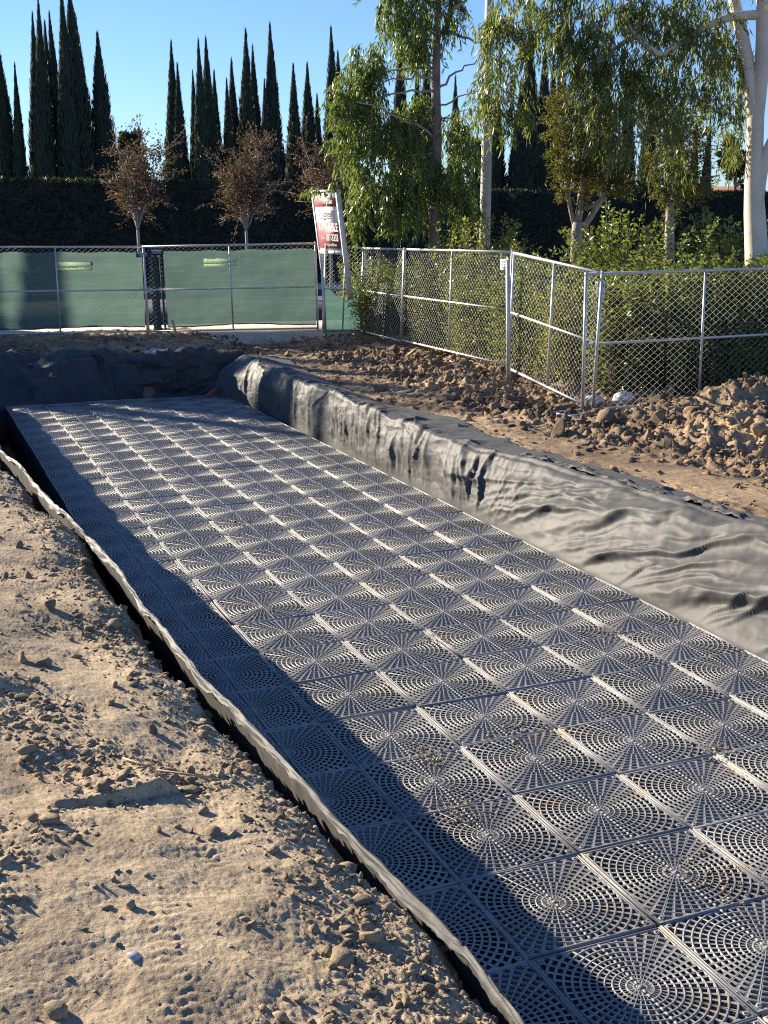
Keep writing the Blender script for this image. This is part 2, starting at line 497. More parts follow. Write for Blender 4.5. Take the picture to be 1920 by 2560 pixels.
def h_right(x, y):
    base = -0.13 + 0 * x
    base = base - 0.07 * sstep(5.6, 6.6, x) * sstep(10.5, 8, y)
    base = base + 0.40 * np.exp(-(((x - 8.75) / .95) ** 2 + ((y - 6.3) / .7) ** 2))
    base = base + 0.12 * np.exp(-(((x - 7.2) / .9) ** 2 + ((y - 4.8) / .9) ** 2))
    base = base + 0.20 * np.exp(-(((x - 8.6) / 1.5) ** 2 + ((y - 4.6) / 1.5) ** 2))
    base = base + 0.05 * np.exp(-(((x - 6.7) / .6) ** 2 + ((y - 12.5) / 3.2) ** 2))
    base = base - 0.05 * sstep(14.4, 16, y) * sstep(7, 5, x)
    base = base + 0.10 * sstep(8, 9.5, x) * sstep(7.2, 8.4, y)
    base = base + 0.15 * sstep(16.6, 17.9, y) * sstep(7.9, 7.4, x)
    rim = rim_right(y)
    path = sstep(.45, .9, x - rim) * sstep(1.9, 1.2, x - rim) * sstep(7.5, 4, y)
    rough = (0.30 + sstep(1.0, 2.0, x - rim) * .75) * (1 - .75 * path)
    rough = np.where(y > 14.6, .35, rough)
    h = base + rough * (0.065 * fbm(x * 1.7, y * 1.7, 51, 4) + 0.085 * np.clip(ridged(x * 3.2, y * 3.2, 61, 4, .6) - .75, 0, 2) + 0.035 * fbm(x * 7, y * 7, 71, 4, gain=.6))
    h = h + .004 * fbm(x * 25, y * 25, 81, 3)
    return h

def structure(name, me, m):
    return tag(link(name, me, m), kind='structure')

# left bank near the camera: fine sheet, closing down to the trench floor
ny, nx = 1000, 520
yy = CAM[1] + 1.5 * (24.0 / 1.5) ** (np.arange(ny) / (ny - 1.0))
tt = np.linspace(0, 1, nx)
rim = soil_rim_left(yy)
span = 2.3 + 0.06 * (yy - yy[0])
X = rim[:, None] - span[:, None] * (1 - tt[None]) ** 1.25
Y = np.repeat(yy[:, None], nx, 1)
Z = h_left(X, Y)
nw = 14                                             # trench wall below the edge
k = np.linspace(0, 1, nw + 1)[1:]
ledge = 0.05 * fbm(Y[:, :1] * 4 + k[None] * 2, k[None] * 5 + 0 * Y[:, :1], 77, 3)
Xw = rim[:, None] + 0.09 * k[None] ** .6 + ledge
Zw = Z[:, -1:] + (ZF - .05 - Z[:, -1:]) * k[None]
P = np.stack([np.concatenate([X, Xw], 1), np.concatenate([Y, np.repeat(yy[:, None], nw, 1)], 1), np.concatenate([Z, Zw], 1)], -1)
tag(structure('bank_ground', grid_mesh('bank_ground', P), M['soil_left']), 'sunlit tan dirt bank with boot treads')
# the same bank further out to the left and behind the camera
gx = np.linspace(-40, -2.25, 90); gy = np.linspace(-30, 15.6, 150)
GX, GY = np.meshgrid(gx, gy)
structure('field_ground', grid_mesh('field_ground', np.stack([GX, GY, .20 + .05 * fbm(GX * .6, GY * .6, 3, 4)], -1)), M['soil_left'])

# right side ground, from the trench rim to behind the fence
ny, nx = 620, 420
yy = np.linspace(0, 1, ny) ** 1.15 * 22.3 - 5.0
rim = rim_right(yy)
tt = np.linspace(0, 1, nx) ** 1.25
X = rim[:, None] + .02 + tt[None] * (14.5 - rim[:, None])
Y = np.repeat(yy[:, None], nx, 1)
Z = h_right(X, Y)
k = np.linspace(1, 0, 9)[:-1][::-1]
Xw = np.repeat(rim[:, None] + .015, 8, 1) - .02 * k[::-1][None]
Zw = Z[:, :1] - .03 + (ZF - Z[:, :1]) * k[::-1][None]
keep = yy > -99
P = np.stack([np.concatenate([Xw, X], 1), np.concatenate([np.repeat(yy[:, None], 8, 1), Y], 1), np.concatenate([Zw, Z], 1)], -1)
structure('spoil_ground', grid_mesh('spoil_ground', P), M['soil_right'])
# far strip between the trench end and the kerb
nx, ny = 300, 160
xx = np.linspace(-9, 4.6, nx); tt = np.linspace(0, 1, ny)
rf = rim_far(xx)
X = np.repeat(xx[None], ny, 0); Y = rf[None] + .03 + tt[:, None] * (20.4 - rf[None])
Z = h_right(X, Y) + .02 + .03 * fbm(X * 5, Y * 5, 17, 3)
Xd = xx[None].repeat(6, 0); kk = np.linspace(1, 0, 7)[:-1]
Yd = rf[None] - .05 - .3 * kk[:, None]; Zd = Z[:1] + (ZF - Z[:1]) * kk[:, None] - .03
P = np.stack([np.concatenate([Xd, X]), np.concatenate([Yd, Y]), np.concatenate([Zd, Z])], -1)
structure('end_ground', grid_mesh('end_ground', P), M['soil_right'])
# trench floor
MB().box(-1.2, 5.2, -8, 16.5, ZF - .2, ZF - .03).build('trench_floor', M['soil_right'])['kind'] = 'structure'
# ground beyond: one sheet to the horizon
mb = MB()
v = np.array([(-3000, 21.9, -.06), (3000, 21.9, -.06), (3000, 3000, -.06), (-3000, 3000, -.06),
              (14.2, -3000, -.03), (3000, -3000, -.03), (3000, 21.9, -.03), (14.2, 21.9, -.03),
              (-3000, -3000, -.04), (14.2, -3000, -.04), (14.2, -8, -.04), (-3000, -8, -.04),
              (-3000, -8, -.05), (-39, -8, -.05), (-39, 21.9, -.05), (-3000, 21.9, -.05)], float)
mb.add(v, [(0, 1, 2, 3), (4, 5, 6, 7), (8, 9, 10, 11), (12, 13, 14, 15)])
structure('ground', mb.mesh('ground'), M['verge'])
# kerb, pavement, road
def strip(name, pts0, pts1, z0, z1, m):
    a = np.array([(x, y, z1) for x, y in pts0]); b = np.array([(x, y, z1) for x, y in pts1])
    c = a.copy(); c[:, 2] = z0; d = b.copy(); d[:, 2] = z0
    n = len(a); mb = MB(); q = []
    for i in range(n - 1):
        q += [(i, i + 1, n + i + 1, n + i), (2 * n + i, 2 * n + i + 1, i + 1, i), (n + i, n + i + 1, 3 * n + i + 1, 3 * n + i)]
    mb.add(np.concatenate([a, b, c, d]), q)
    return structure(name, mb.mesh(name), m)
KX = np.linspace(-40, 7.6, 60)
KY = np.interp(KX, [-40, -3.75, -.05, 3.5, 6.86, 7.6], [20.9, 20.2, 19.92, 19.32, 17.92, 17.9])
kj = KY + .02 * fbm(KX * 3, KX * 0, 8, 3)
strip('pavement', list(zip(KX, kj)), list(zip(KX, KY * 0 + 21.5)), -.35, 0.0, M['conc'])
strip('pavement', [(7.6, 18.2), (60, 18.2)], [(7.6, 21.5), (60, 21.5)], -.35, -.012, M['conc'])
strip('road', [(-300, 21.5), (300, 21.5)], [(-300, 36), (300, 36)], -.3, -.10 + .06, M['asph'])
strip('pavement', [(-300, 36), (300, 36)], [(-300, 38.2), (300, 38.2)], -.3, .08, M['conc'])
for o in list(COL.objects):
    pass

# ------------------------------------------------------------------ loose clods
def ico(sub=1):
    t = (1 + 5 ** .5) / 2
    v = [(-1, t, 0), (1, t, 0), (-1, -t, 0), (1, -t, 0), (0, -1, t), (0, 1, t), (0, -1, -t), (0, 1, -t), (t, 0, -1), (t, 0, 1), (-t, 0, -1), (-t, 0, 1)]
    f = [(0, 11, 5), (0, 5, 1), (0, 1, 7), (0, 7, 10), (0, 10, 11), (1, 5, 9), (5, 11, 4), (11, 10, 2), (10, 7, 6), (7, 1, 8), (3, 9, 4), (3, 4, 2), (3, 2, 6), (3, 6, 8), (3, 8, 9), (4, 9, 5), (2, 4, 11), (6, 2, 10), (8, 6, 7), (9, 8, 1)]
    v = [np.array(p) / np.linalg.norm(p) for p in v]
    for _ in range(sub):
        c = {}; nf = []
        def mid(a, b):
            kk = (min(a, b), max(a, b))
            if kk not in c:
                m = v[a] + v[b]; v.append(m / np.linalg.norm(m)); c[kk] = len(v) - 1
            return c[kk]
        for a, b, d in f:
            x, y, z = mid(a, b), mid(b, d), mid(d, a)
            nf += [(a, x, z), (b, y, x), (d, z, y), (x, y, z)]
        f = nf
    return np.array(v), np.array(f)
ICO0, ICO1, ICO2 = ico(0), ico(1), ico(2)

def broken(base, seed, cuts=11):
    r = np.random.default_rng(seed)
    v = base[0] * (1 + .12 * r.normal(size=(len(base[0]), 1)))
    for _ in range(cuts):
        nn = r.normal(size=3); nn /= np.linalg.norm(nn)
        d = v @ nn; lim = r.uniform(.32, .62)
        v = v - np.where(d > lim, d - lim, 0)[:, None] * nn
    return v * 1.35
def scatter(name, xy, size, hf, base, m, sink=.25, flat=.7):
    V, F = base
    n = len(xy)
    if len(V) > 20:
        sh = np.stack([broken(base, 400 + q_) for q_ in range(12)])
        V = sh[rng.integers(0, 12, n)]
        t_ = rng.uniform(0, 6.28, n); c, s = np.cos(t_)[:, None], np.sin(t_)[:, None]
        V = np.stack([V[..., 0], V[..., 1] * c - V[..., 2] * s, V[..., 1] * s + V[..., 2] * c], -1) * 1.25
    d = 1 + .42 * rng.normal(size=(n, len(base[0]), 1)).clip(-1.6, 1.6) * (1.0 if len(base[0]) < 20 else .10)
    ax = rng.uniform(.5, 1.6, size=(n, 1, 3)); ax[:, :, 2] *= flat
    v = (V if V.ndim == 3 else V[None]) * d * ax * size[:, None, None]
    a = rng.uniform(0, 6.28, n); c, s = np.cos(a)[:, None], np.sin(a)[:, None]
    vx = v[..., 0] * c - v[..., 1] * s; vy = v[..., 0] * s + v[..., 1] * c
    z = hf(xy[:, 0], xy[:, 1])
    v = np.stack([vx + xy[:, 0:1], vy + xy[:, 1:2], v[..., 2] + (z + size * flat * (1 - sink * 2) * .6)[:, None]], -1)
    f = F[None] + (np.arange(n) * len(base[0]))[:, None, None]
    o = link(name, mesh_np(name, v.reshape(-1, 3), f.reshape(-1, 3)), m)
    return o

def pick(n, x0, x1, y0, y1, dens):
    out = []
    tot = 0
    while tot < n:
        x = rng.uniform(x0, x1, n * 2); y = rng.uniform(y0, y1, n * 2)
        kk = rng.uniform(0, 1, n * 2) < dens(x, y)
        out.append(np.stack([x[kk], y[kk]], 1)); tot += kk.sum()
    return np.concatenate(out)[:n]

def dens_left(x, y):
    d = soil_rim_left(y) - x
    e = sstep(.5, .05, d) * (d > -.01)
    p = sstep(.0, .5, fbm(x * 1.3 + 7, y * 1.0, 14, 3))
    return np.where(d < 0, 0, np.clip(.05 + .8 * e + .8 * p ** 2, 0, 1)) * sstep(7, -2, y) ** .5
xy = pick(12000, -2.6, -.05, -4.2, 6, dens_left)
tag(scatter('loose_gravel', xy, rng.lognormal(math.log(.0046), .6, len(xy)).clip(.0018, .02), h_left, ICO0, M['clod_tan'], .3),
    'crumbled clods and grit over the tan bank', kind='stuff')
xy = pick(300, -2.6, -.08, -4.2, 7, dens_left)
tag(scatter('loose_gravel', xy, rng.lognormal(math.log(.017), .35, len(xy)).clip(.01, .034), h_left, ICO1, M['clod_tan'], .3),
    'fist sized lumps along the broken edge of the bank', kind='stuff')

def dens_right(x, y):
    rim = rim_right(y)
    d = x - rim
    return np.clip(.10 + .9 * sstep(1.1, 2.0, d), 0, 1) * sstep(9.8, 9.0, x) * (d > .5)
xy = pick(15000, 4.4, 10.2, .5, 17.5, dens_right)
tag(scatter('rubble', xy, rng.lognormal(math.log(.014), .6, len(xy)).clip(.005, .06), h_right, ICO0, M['clod_brown'], .45),
    'crumbled brown spoil between liner and fence', kind='stuff')
xy = pick(340, 4.9, 9.6, 2, 17.3, dens_right)
tag(scatter('rubble', xy, rng.lognormal(math.log(.042), .5, len(xy)).clip(.02, .12), h_right, ICO1, M['clod_brown'], .5),
    'broken brown clods of spoil below the fence', kind='stuff')
def h_end(x, y): return h_right(x, y) + .02
xy = pick(1800, -4, 5, 15.4, 18.6, lambda x, y: .8 + 0 * x)
tag(scatter('rubble', xy, rng.lognormal(math.log(.022), .5, len(xy)).clip(.01, .08), h_end, ICO0, M['clod_brown'], .3),
    'crumbs of dark soil below the kerb', kind='stuff')

# countable big clods
def clod_mesh(seed):
    r = np.random.default_rng(seed)
    V, F = ICO2
    a = V * 2.1 + seed * 3.7
    d = 1 + .22 * noise(a[:, 0] + a[:, 2], a[:, 1] - a[:, 2] * .7, seed) + .16 * noise(a[:, 0] * 2.3 - a[:, 1], a[:, 2] * 2.3, seed + 5) + .03 * r.normal(size=len(V))
    v = V * d[:, None]
    for _ in range(9):                       # broken facets
        nn = r.normal(size=3); nn /= np.linalg.norm(nn)
        s = v @ nn; lim = r.uniform(.36, .66)
        v = v - np.where(s > lim, s - lim, 0)[:, None] * nn
    return mesh_np('dirt_clod', v * np.array([1.3, 1.1, .95]), F)
CL = [clod_mesh(s_) for s_ in range(1, 7)]
for c in CL: c.materials.append(M['clod_brown'])
bigs = [(5.02, 10.0, .17), (6.4, 6.15, .24), (6.9, 5.75, .17), (8.55, 6.85, .30), (8.95, 6.75, .22), (7.6, 6.05, .15), (8.1, 5.7, .14),
        (6.05, 7.25, .2), (5.7, 6.9, .12), (6.3, 8.6, .16), (6.5, 9.3, .15), (6.9, 9.6, .18), (6.2, 10.2, .14), (6.75, 10.8, .2), (6.35, 11.6, .14),
        (6.9, 11.9, .19), (6.5, 12.6, .16), (7.15, 12.9, .2), (6.75, 13.5, .17), (6.3, 14.1, .13), (7.1, 14.4, .18), (6.85, 15.2, .17), (7.35, 15.9, .2),
        (5.9, 14.9, .15), (5.6, 13.6, .10), (5.75, 12.2, .09), (7.3, 4.6, .13), (6.6, 4.1, .10), (7.9, 4.4, .16), (8.8, 5.2, .18), (6.15, 4.9, .11),
        (5.8, 5.6, .09), (6.0, 3.6, .07), (9.2, 4.4, .15), (8.4, 3.4, .12), (7.1, 3.2, .09), (6.5, 15.8, .14), (5.3, 15.3, .10), (3.35, 18.1, .15), (1.2, 18.2, .17), (2.4, 17.3, .07)]
for i, (x, y, s_) in enumerate(bigs):
    s_ = s_ * .78
    o = link('dirt_clod', CL[i % 6], None, None, (x, y, float(h_right(np.array([x]), np.array([y]))[0]) + s_ * .12))
    o.rotation_euler = (rng.uniform(-.4, .4), rng.uniform(-.4, .4), rng.uniform(0, 6.28))
    o.scale = (s_ * rng.uniform(.85, 1.2), s_ * rng.uniform(.85, 1.2), s_ * rng.uniform(.75, 1.1))
    reg = ('the leaning panel', 14.6, 99) if y > 14.6 else ('the long panel', 10.5, 14.6) if y > 10.5 else ('the angled panel', 7.3, 10.5) if y > 7.3 else ('the nearest panel', -9, 7.3)
    rank = sorted([q_[1] + q_[0] * 1e-3 for q_ in bigs[:38] if reg[1] < q_[1] <= reg[2]], reverse=True)
    if i < 38: lab = 'rough brown dirt clod below %s, %s from the far end' % (reg[0], ordinal(rank.index(y + x * 1e-3)))
    if i == 0: lab = 'single dark pyramid shaped clod beside the crumpled liner edge'
    elif i == 3: lab = 'tallest brown clod heaped against the mesh of the nearest fence panel'
    elif i == 1: lab = 'rounded tan clod in front of the steel fence foot'
    elif i == 38: lab = 'pointed dark stone at the kerb foot beside the wooden stake'
    elif i == 39: lab = 'dark lump of soil at the kerb foot below the screened fence'
    elif i == 40: lab = 'small clod on the soil between kerb and far liner'
    tag(o, lab, 'clod', 'big clods of dug soil')
lst = [(-1.02, -2.66, .022), (-1.18, -2.2, .018), (-.52, -2.15, .028), (-.62, -1.72, .03), (-.78, -.9, .035), (-1.0, -.35, .045), (-.86, .55, .05), (-.9, 1.3, .05), (-1.05, 2.4, .06), (-.42, -2.62, .025), (-.35, -2.9, .02), (-.7, -2.85, .02)]
for i, (x, y, s_) in enumerate(lst):
    o = link('stone', CL[(i * 5 + 2) % 6].copy(), None, None, (x, y, float(h_left(np.array([x]), np.array([y]))[0]) + s_ * .3))
    o.data.materials.clear(); o.data.materials.append(M['clod_tan'])
    o.rotation_euler = (0, 0, rng.uniform(0, 6.28)); o.scale = (s_, s_ * .8, s_ * .8)
    tag(o, 'lump of dry tan earth on the sunlit bank, %s from the camera' % ordinal(sorted(q_[1] for q_ in lst).index(y)), 'clod', 'lumps on the tan bank')

# ------------------------------------------------------------------ drainage modules
A = 0.3160
def grille():
    NA = 288
    th = np.arange(NA) * 2 * np.pi / NA
    lim = (A - .008) / np.maximum(np.abs(np.cos(th)), np.abs(np.sin(th)))
    edges = [0.012]; solid = []; ringr = []
    r0 = .03
    bands = []
    r = .020
    while r < A * 1.42:
        bands.append(r); r += .0270 + .008 * min(1, r / .3)
    rad = [0.004]; mask = []
    for i, b0 in enumerate(bands[:-1]):
        b1 = bands[i + 1]; wd = b1 - b0
        rad.append(b0); mask.append(np.ones(NA, bool))           # solid ring before hole band
        w = .30 if i > 1 else .42
        rad.append(b0 + wd * w); mask.append(np.ones(NA, bool))
        ringr.append(b0 + wd * w * .5)
        if i < 1: N_, hw = 16, 6
        elif i < 3: N_, hw = 32, 6
        elif i < 5: N_, hw = 32, 6
        else: N_, hw = 48, 4
        st = NA // N_
        idx = (np.arange(NA) % st)
        off = (st - hw) // 2
        hole = (idx >= off) & (idx < off + hw)
        m = ~hole
        rad.append(b1 - .0005); mask.append(m)
    # assemble with cell rows between consecutive radii
    rad = np.array(rad); mask = np.array(mask)      # mask[k] is the cell row between rad[k] and rad[k+1]
    nr = len(rad)
    RR = np.minimum(rad[:, None], lim[None])
    top = np.stack([RR * np.cos(th), RR * np.sin(th), 0 * RR], -1).reshape(-1, 3)
    bot = top.copy(); bot[:, 2] = -.016
    nv = len(top)
    valid = (rad[:-1, None] < lim[None] - .001) & (rad[:-1, None] < np.roll(lim, -1)[None] - .001)
    mk = mask[:nr - 1] & valid
    # cells cut by the square border stay solid so that no slivers appear
    cut = valid & ((rad[1:, None] > lim[None] - .004) | (rad[1:, None] > np.roll(lim, -1)[None] - .004))
    mk = mk | (cut & (rad[:-1, None] > np.minimum(lim, np.roll(lim, -1))[None] - .007))
    i = np.arange(nr - 1)[:, None] * NA; j = np.arange(NA)[None]; j2 = (j + 1) % NA
    q = np.stack([i + j, i + NA + j, i + NA + j2, i + j2], -1)[mk]
    hole = valid & ~mk
    fs = [q]
    # vertical walls round every hole
    solid_out = np.zeros_like(mk); solid_out[:-1] = mk[1:]
    w = hole & solid_out
    a0 = (i + NA + j); a1 = (i + NA + j2)
    fs.append(np.stack([a0, a1, a1 + nv, a0 + nv], -1)[w])
    solid_in = np.zeros_like(mk); solid_in[1:] = mk[:-1]
    w = hole & solid_in
    a0 = (i + j); a1 = (i + j2)
    fs.append(np.stack([a1, a0, a0 + nv, a1 + nv], -1)[w])
    w = hole & np.roll(mk, -1, 1)
    a0 = (i + j2 + 0 * j); a1 = (i + NA + j2)
    fs.append(np.stack([a0, a1, a1 + nv, a0 + nv], -1)[w])
    w = hole & np.roll(mk, 1, 1)
    a0 = (i + j); a1 = (i + NA + j)
    fs.append(np.stack([a1, a0, a0 + nv, a1 + nv], -1)[w])
    V = np.concatenate([top, bot]); F = np.concatenate(fs)
    used = np.zeros(len(V), bool); used[F.ravel()] = True
    remap = np.cumsum(used) - 1
    me = mesh_np('top_grille', V[used], remap[F])
    # raised ring ribs
    mb = MB()
    n = 96; t2 = np.arange(n + 1) * 2 * np.pi / n
    l2 = (A - .014) / np.maximum(np.abs(np.cos(t2)), np.abs(np.sin(t2)))
    for kx, rr in enumerate(ringr):
        hh = .0017; wd = .0021
        ok = (rr + wd < l2[:-1]) & (rr + wd < l2[1:])
        prof = [(rr - wd, -.001), (rr - wd * .6, hh), (rr + wd * .6, hh), (rr + wd, -.001)]
        v = np.array([[(pr * math.cos(t), pr * math.sin(t), pz) for pr, pz in prof] for t in t2]).reshape(-1, 3)
        s0 = np.arange(n)[ok] * 4
        q = np.concatenate([np.stack([s0 + e, s0 + 4 + e, s0 + 5 + e, s0 + 1 + e], -1) for e in range(3)])
        mb.add(v, q)
    rings = mb.mesh('ring_rib')
    mb = MB()
    for s_ in range(16):
        t = s_ * math.pi / 8
        L = (A - .012) / max(abs(math.cos(t)), abs(math.sin(t)))
        wd, hh = (.0021, .0012)
        if s_ in (4, 12): continue
        c, sn = math.cos(t), math.sin(t)
        v = [(r_ * c - w_ * sn, r_ * sn + w_ * c, z) for r_ in (.012, L) for w_, z in ((-wd, -.001), (-wd * .5, hh), (wd * .5, hh), (wd, -.001))]
        mb.add(v, [(0, 1, 5, 4), (1, 2, 6, 5), (2, 3, 7, 6), (4, 5, 6, 7)])
    spokes = mb.mesh('spoke_rib')
    # centre bar along the trench, notched
    mb = MB()
    y = -A + .012
    while y < A - .014:
        mb.box(-.0055, .0055, y, min(y + .024, A - .012), -.001, .0040); y += .029
    mb.box(-.0040, .0040, -A + .011, A - .011, -.002, .0024)
    bar = mb.mesh('centre_bar')
    mb = MB()                                         # hub: two small collars
    for ra, rb, z in ((.0, .010, .005), (.013, .017, .0035)):
        n = 24; t3 = np.arange(n) * 2 * np.pi / n
        v = np.concatenate([np.stack([rx * np.cos(t3), rx * np.sin(t3), 0 * t3 + zz], -1) for rx, zz in ((ra, z), (rb, z), (rb, -.001), (ra, -.001))])
        jj = np.arange(n); q = [(a * n + x, a * n + (x + 1) % n, (a + 1) * n + (x + 1) % n, (a + 1) * n + x) for a in range(3) for x in jj]
        mb.add(v, np.array(q)[:, ::-1])
    hub = mb.mesh('hub')
    mb = MB()
    def rim_bar(x0, x1, y0, y1, h):
        e = .0025
        v = [(x0, y0, -.03), (x1, y0, -.03), (x1, y1, -.03), (x0, y1, -.03), (x0, y0, h - e), (x1, y0, h - e), (x1, y1, h - e), (x0, y1, h - e),
             (x0 + e, y0 + e, h), (x1 - e, y0 + e, h), (x1 - e, y1 - e, h), (x0 + e, y1 - e, h)]
        mb.add(v, [(0, 1, 5, 4), (1, 2, 6, 5), (2, 3, 7, 6), (3, 0, 4, 7), (4, 5, 9, 8), (5, 6, 10, 9), (6, 7, 11, 10), (7, 4, 8, 11), (8, 9, 10, 11)])
    rim_bar(-A, -A + .009, -A, A, .0034); rim_bar(A - .009, A, -A, A, .0034)
    rim_bar(-A + .0115, A - .0115, -A, -A + .009, .0032); rim_bar(-A + .0115, A - .0115, A - .009, A, .0032)
    rim_bar(-A + .0155, -A + .0185, -A + .01, A - .01, .0030); rim_bar(A - .0185, A - .0155, -A + .01, A - .01, .0030)
    for sx in (-1, 1):
        for sy in (-1, 1):
            n = 16; t3 = np.arange(n) * 2 * np.pi / n
            cx, cy = sx * (A - .036), sy * (A - .030)
            v = np.concatenate([np.stack([cx + rx * np.cos(t3), cy + rx * np.sin(t3), 0 * t3 + zz], -1) for rx, zz in ((.007, .003), (.013, .003), (.013, -.001))])
            q = [(a * n + x, a * n + (x + 1) % n, (a + 1) * n + (x + 1) % n, (a + 1) * n + x) for a in range(2) for x in range(n)]
            mb.add(v, np.array(q)[:, ::-1])
    frame = mb.mesh('rim_frame')
    # side panel: ribbed wall, along y at x = 0, facing -x
    mb = MB()
    mb.box(.004, .009, -A + .004, A - .004, -.61, -.012)
    for k_ in range(13):
        y0 = -A + .008 + k_ * (2 * A - .03) / 12.0
        mb.box(-.004, .0035, y0, y0 + .014, -.608, -.014)
    for z in (-.60, -.41, -.21):
        mb.box(-.001, .0036, -A + .004, A - .004, z, z + .02)
    side = mb.mesh('side_panel')
    return me, rings, spokes, bar, hub, frame, side
g_me, g_ring, g_spoke, g_bar, g_hub, g_frame, g_side = grille()
for me in (g_me, g_ring, g_spoke, g_bar, g_hub, g_frame): me.materials.append(M['plastic'])
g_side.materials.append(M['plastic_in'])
def make_module():
    r = thing('drainage_module', 'x', 'drainage module')
    g = link('top_grille', g_me, None, r)
    link('ring_rib', g_ring, None, g); link('spoke_rib', g_spoke, None, g); link('hub', g_hub, None, g)
    link('centre_bar', g_bar, None, r)
    link('rim_frame', g_frame, None, r)
    for k_ in range(4):
        a = k_ * math.pi / 2
        s_ = link('side_panel', g_side, None, r, (-math.cos(a) * (A - .004), -math.sin(a) * (A - .004), 0), a)
    return r
mod = make_module()
first = True
ROWS = 29
ytop = 14.45
for c in range(6):
    yo = rng.normal() * .004
    gap = 0
    for rrow in range(ROWS):
        y = ytop - S * (rrow + .5) + yo + rng.normal() * .0045
        if (c, rrow) in ((2, 20), (2, 21)): y -= .022
        if rng.uniform() < .08: y += .012
        if (c, rrow) in ((1, 22), (1, 23)): y -= .015
        x = S * (c + .5) + rng.normal() * .0035
        if y > 5: x += (5 - c) / 6 * .010 * (y - 5)
        o = mod if first else copy_tree(mod)
        first = False
        o.location = (x, y, ZG + rng.normal() * .0022)
        o.rotation_euler = (rng.normal() * .005, rng.normal() * .005, rng.normal() * .004)
        tag(o, 'black plastic drainage module, %s column from the left bank, %s row from the far end' % (ordinal(c), ordinal(rrow)),
            'drainage module', 'drainage modules laid in the trench')

# spilled soil lying on the grilles
pp = [(0.95, -.95, .10), (1.05, -.30, .09), (1.65, -.25, .16), (1.75, -1.95, .16), (2.3, 3.1, .20), (1.5, 5.2, .28), (3.1, 1.0, .14), (1.0, 2.6, .16), (2.6, -.9, .12), (1.2, 8.3, .3), (2.9, 6.2, .22), (1.9, 1.4, .14), (2.2, -2.4, .12)]
xy = np.concatenate([np.array([[x, y]]) + rng.normal(size=(170, 2)) * sd * (.8, 1) for x, y, sd in pp])
tag(scatter('spilled_dirt', xy, rng.lognormal(math.log(.0035), .5, len(xy)).clip(.0015, .010), lambda x, y: 0 * x + ZG + .002, ICO0, M['soil_left'], .2),
    'crumbs of tan soil spilled on the drainage modules', kind='stuff')

# ------------------------------------------------------------------ geotextile liners
def normals_of(P):
    du = np.gradient(P, axis=0); dv = np.gradient(P, axis=1)
    n = np.cross(du, dv); n /= np.linalg.norm(n, axis=2)[..., None] + 1e-9
    return n

def sect(u, keys):
    """smooth interpolation of cross-section keys [(u,(..))]"""
    us = np.array([k_[0] for k_ in keys]); vals = np.array([k_[1] for k_ in keys])
    return np.stack([np.interp(u, us, vals[:, i]) for i in range(vals.shape[1])], -1)

ny, nu = 900, 200
yv = np.linspace(-4.6, 14.75, ny); uv = np.linspace(0, 1, nu)
YY, UU = np.meshgrid(yv, uv, indexing='ij')
rx = rim_right(yv) + .04 * fbm(yv * .9, yv * 0, 101, 3)
hem = np.interp(yv, [-5, 1.3, 2.9, 4.4, 5.6, 7.1, 8.6, 11, 14.1, 15], [.30, .34, .42, .50, .55, .75, .40, .50, .75, .7]) + .07 * fbm(yv * 2.1, yv * 0 + 4, 103, 4)
bx = np.interp(yv, [-5, 12.3, 13.2, 14.75], [3.90, 3.93, 3.86, 3.55])
rz = np.interp(yv, [-5, 1, 4, 5, 8, 12, 15], [-.13, -.11, -.09, -.10, -.04, -.03, -.05]) + .035 * fbm(yv * 1.3, yv * 0 + 9, 105, 3)
ku = [0, .22, .50, .68, .78, 1.0]
kx = np.stack([bx - .02, bx + .02, bx + np.where(yv > 5, .36, .50) * (rx - bx), rx - .03, rx + .10, rx + hem], 1)
kz = np.stack([0 * yv - 1.28, 0 * yv + ZG - .04, -.69 + np.where(yv > 5, .62, .56) * (rz + .69), rz, rz + .01, 0 * yv - .085], 1)
Xb = np.stack([np.interp(uv, ku, kx[i]) for i in range(ny)]); Zb = np.stack([np.interp(uv, ku, kz[i]) for i in range(ny)])
for _ in range(14):                                   # round the profile
    Xb[:, 1:-1] = (Xb[:, :-2] + 2 * Xb[:, 1:-1] + Xb[:, 2:]) / 4; Zb[:, 1:-1] = (Zb[:, :-2] + 2 * Zb[:, 1:-1] + Zb[:, 2:]) / 4
ground_under = h_right(Xb, YY)
P = np.stack([Xb, YY, Zb], -1)
Nn = normals_of(P)
if Nn[ny // 2, nu // 2, 0] > 0: Nn = -Nn
ul = UU * 1.55                                        # rough arc length in metres
def crease(ph, sharp=1.0):
    t = np.abs((ph % 1.0) - .5) * 2
    return 1 - t ** sharp
def folds(A_, B_, specs):
    """sharp asymmetric creases: specs (a0, b0, angle, length, width, height)"""
    D_ = np.zeros_like(A_)
    for a0, b0, an, L_, w_, h_ in specs:
        c_, s__ = math.cos(an), math.sin(an)
        m_ = (np.abs(A_[:, 0] - a0) < L_ * .75 + w_ * 3)
        if not m_.any(): continue
        da = A_[m_] - a0; db = B_[m_] - b0
        l_ = da * c_ + db * s__; d_ = -da * s__ + db * c_
        d_ = d_ + .18 * L_ * (l_ / L_) ** 2 * (1 if h_ > 0 else -1)
        ww = np.where(d_ > 0, w_, w_ * .42) * (.55 + .9 * np.clip(l_ / L_ + .5, 0, 1))
        D_[m_] += h_ * np.exp(-(np.abs(d_) / ww) ** 1.35) * np.clip(1 - (2 * l_ / L_) ** 2, 0, 1) ** .8
    return D_
rf_ = np.random.default_rng(99)
sp = []
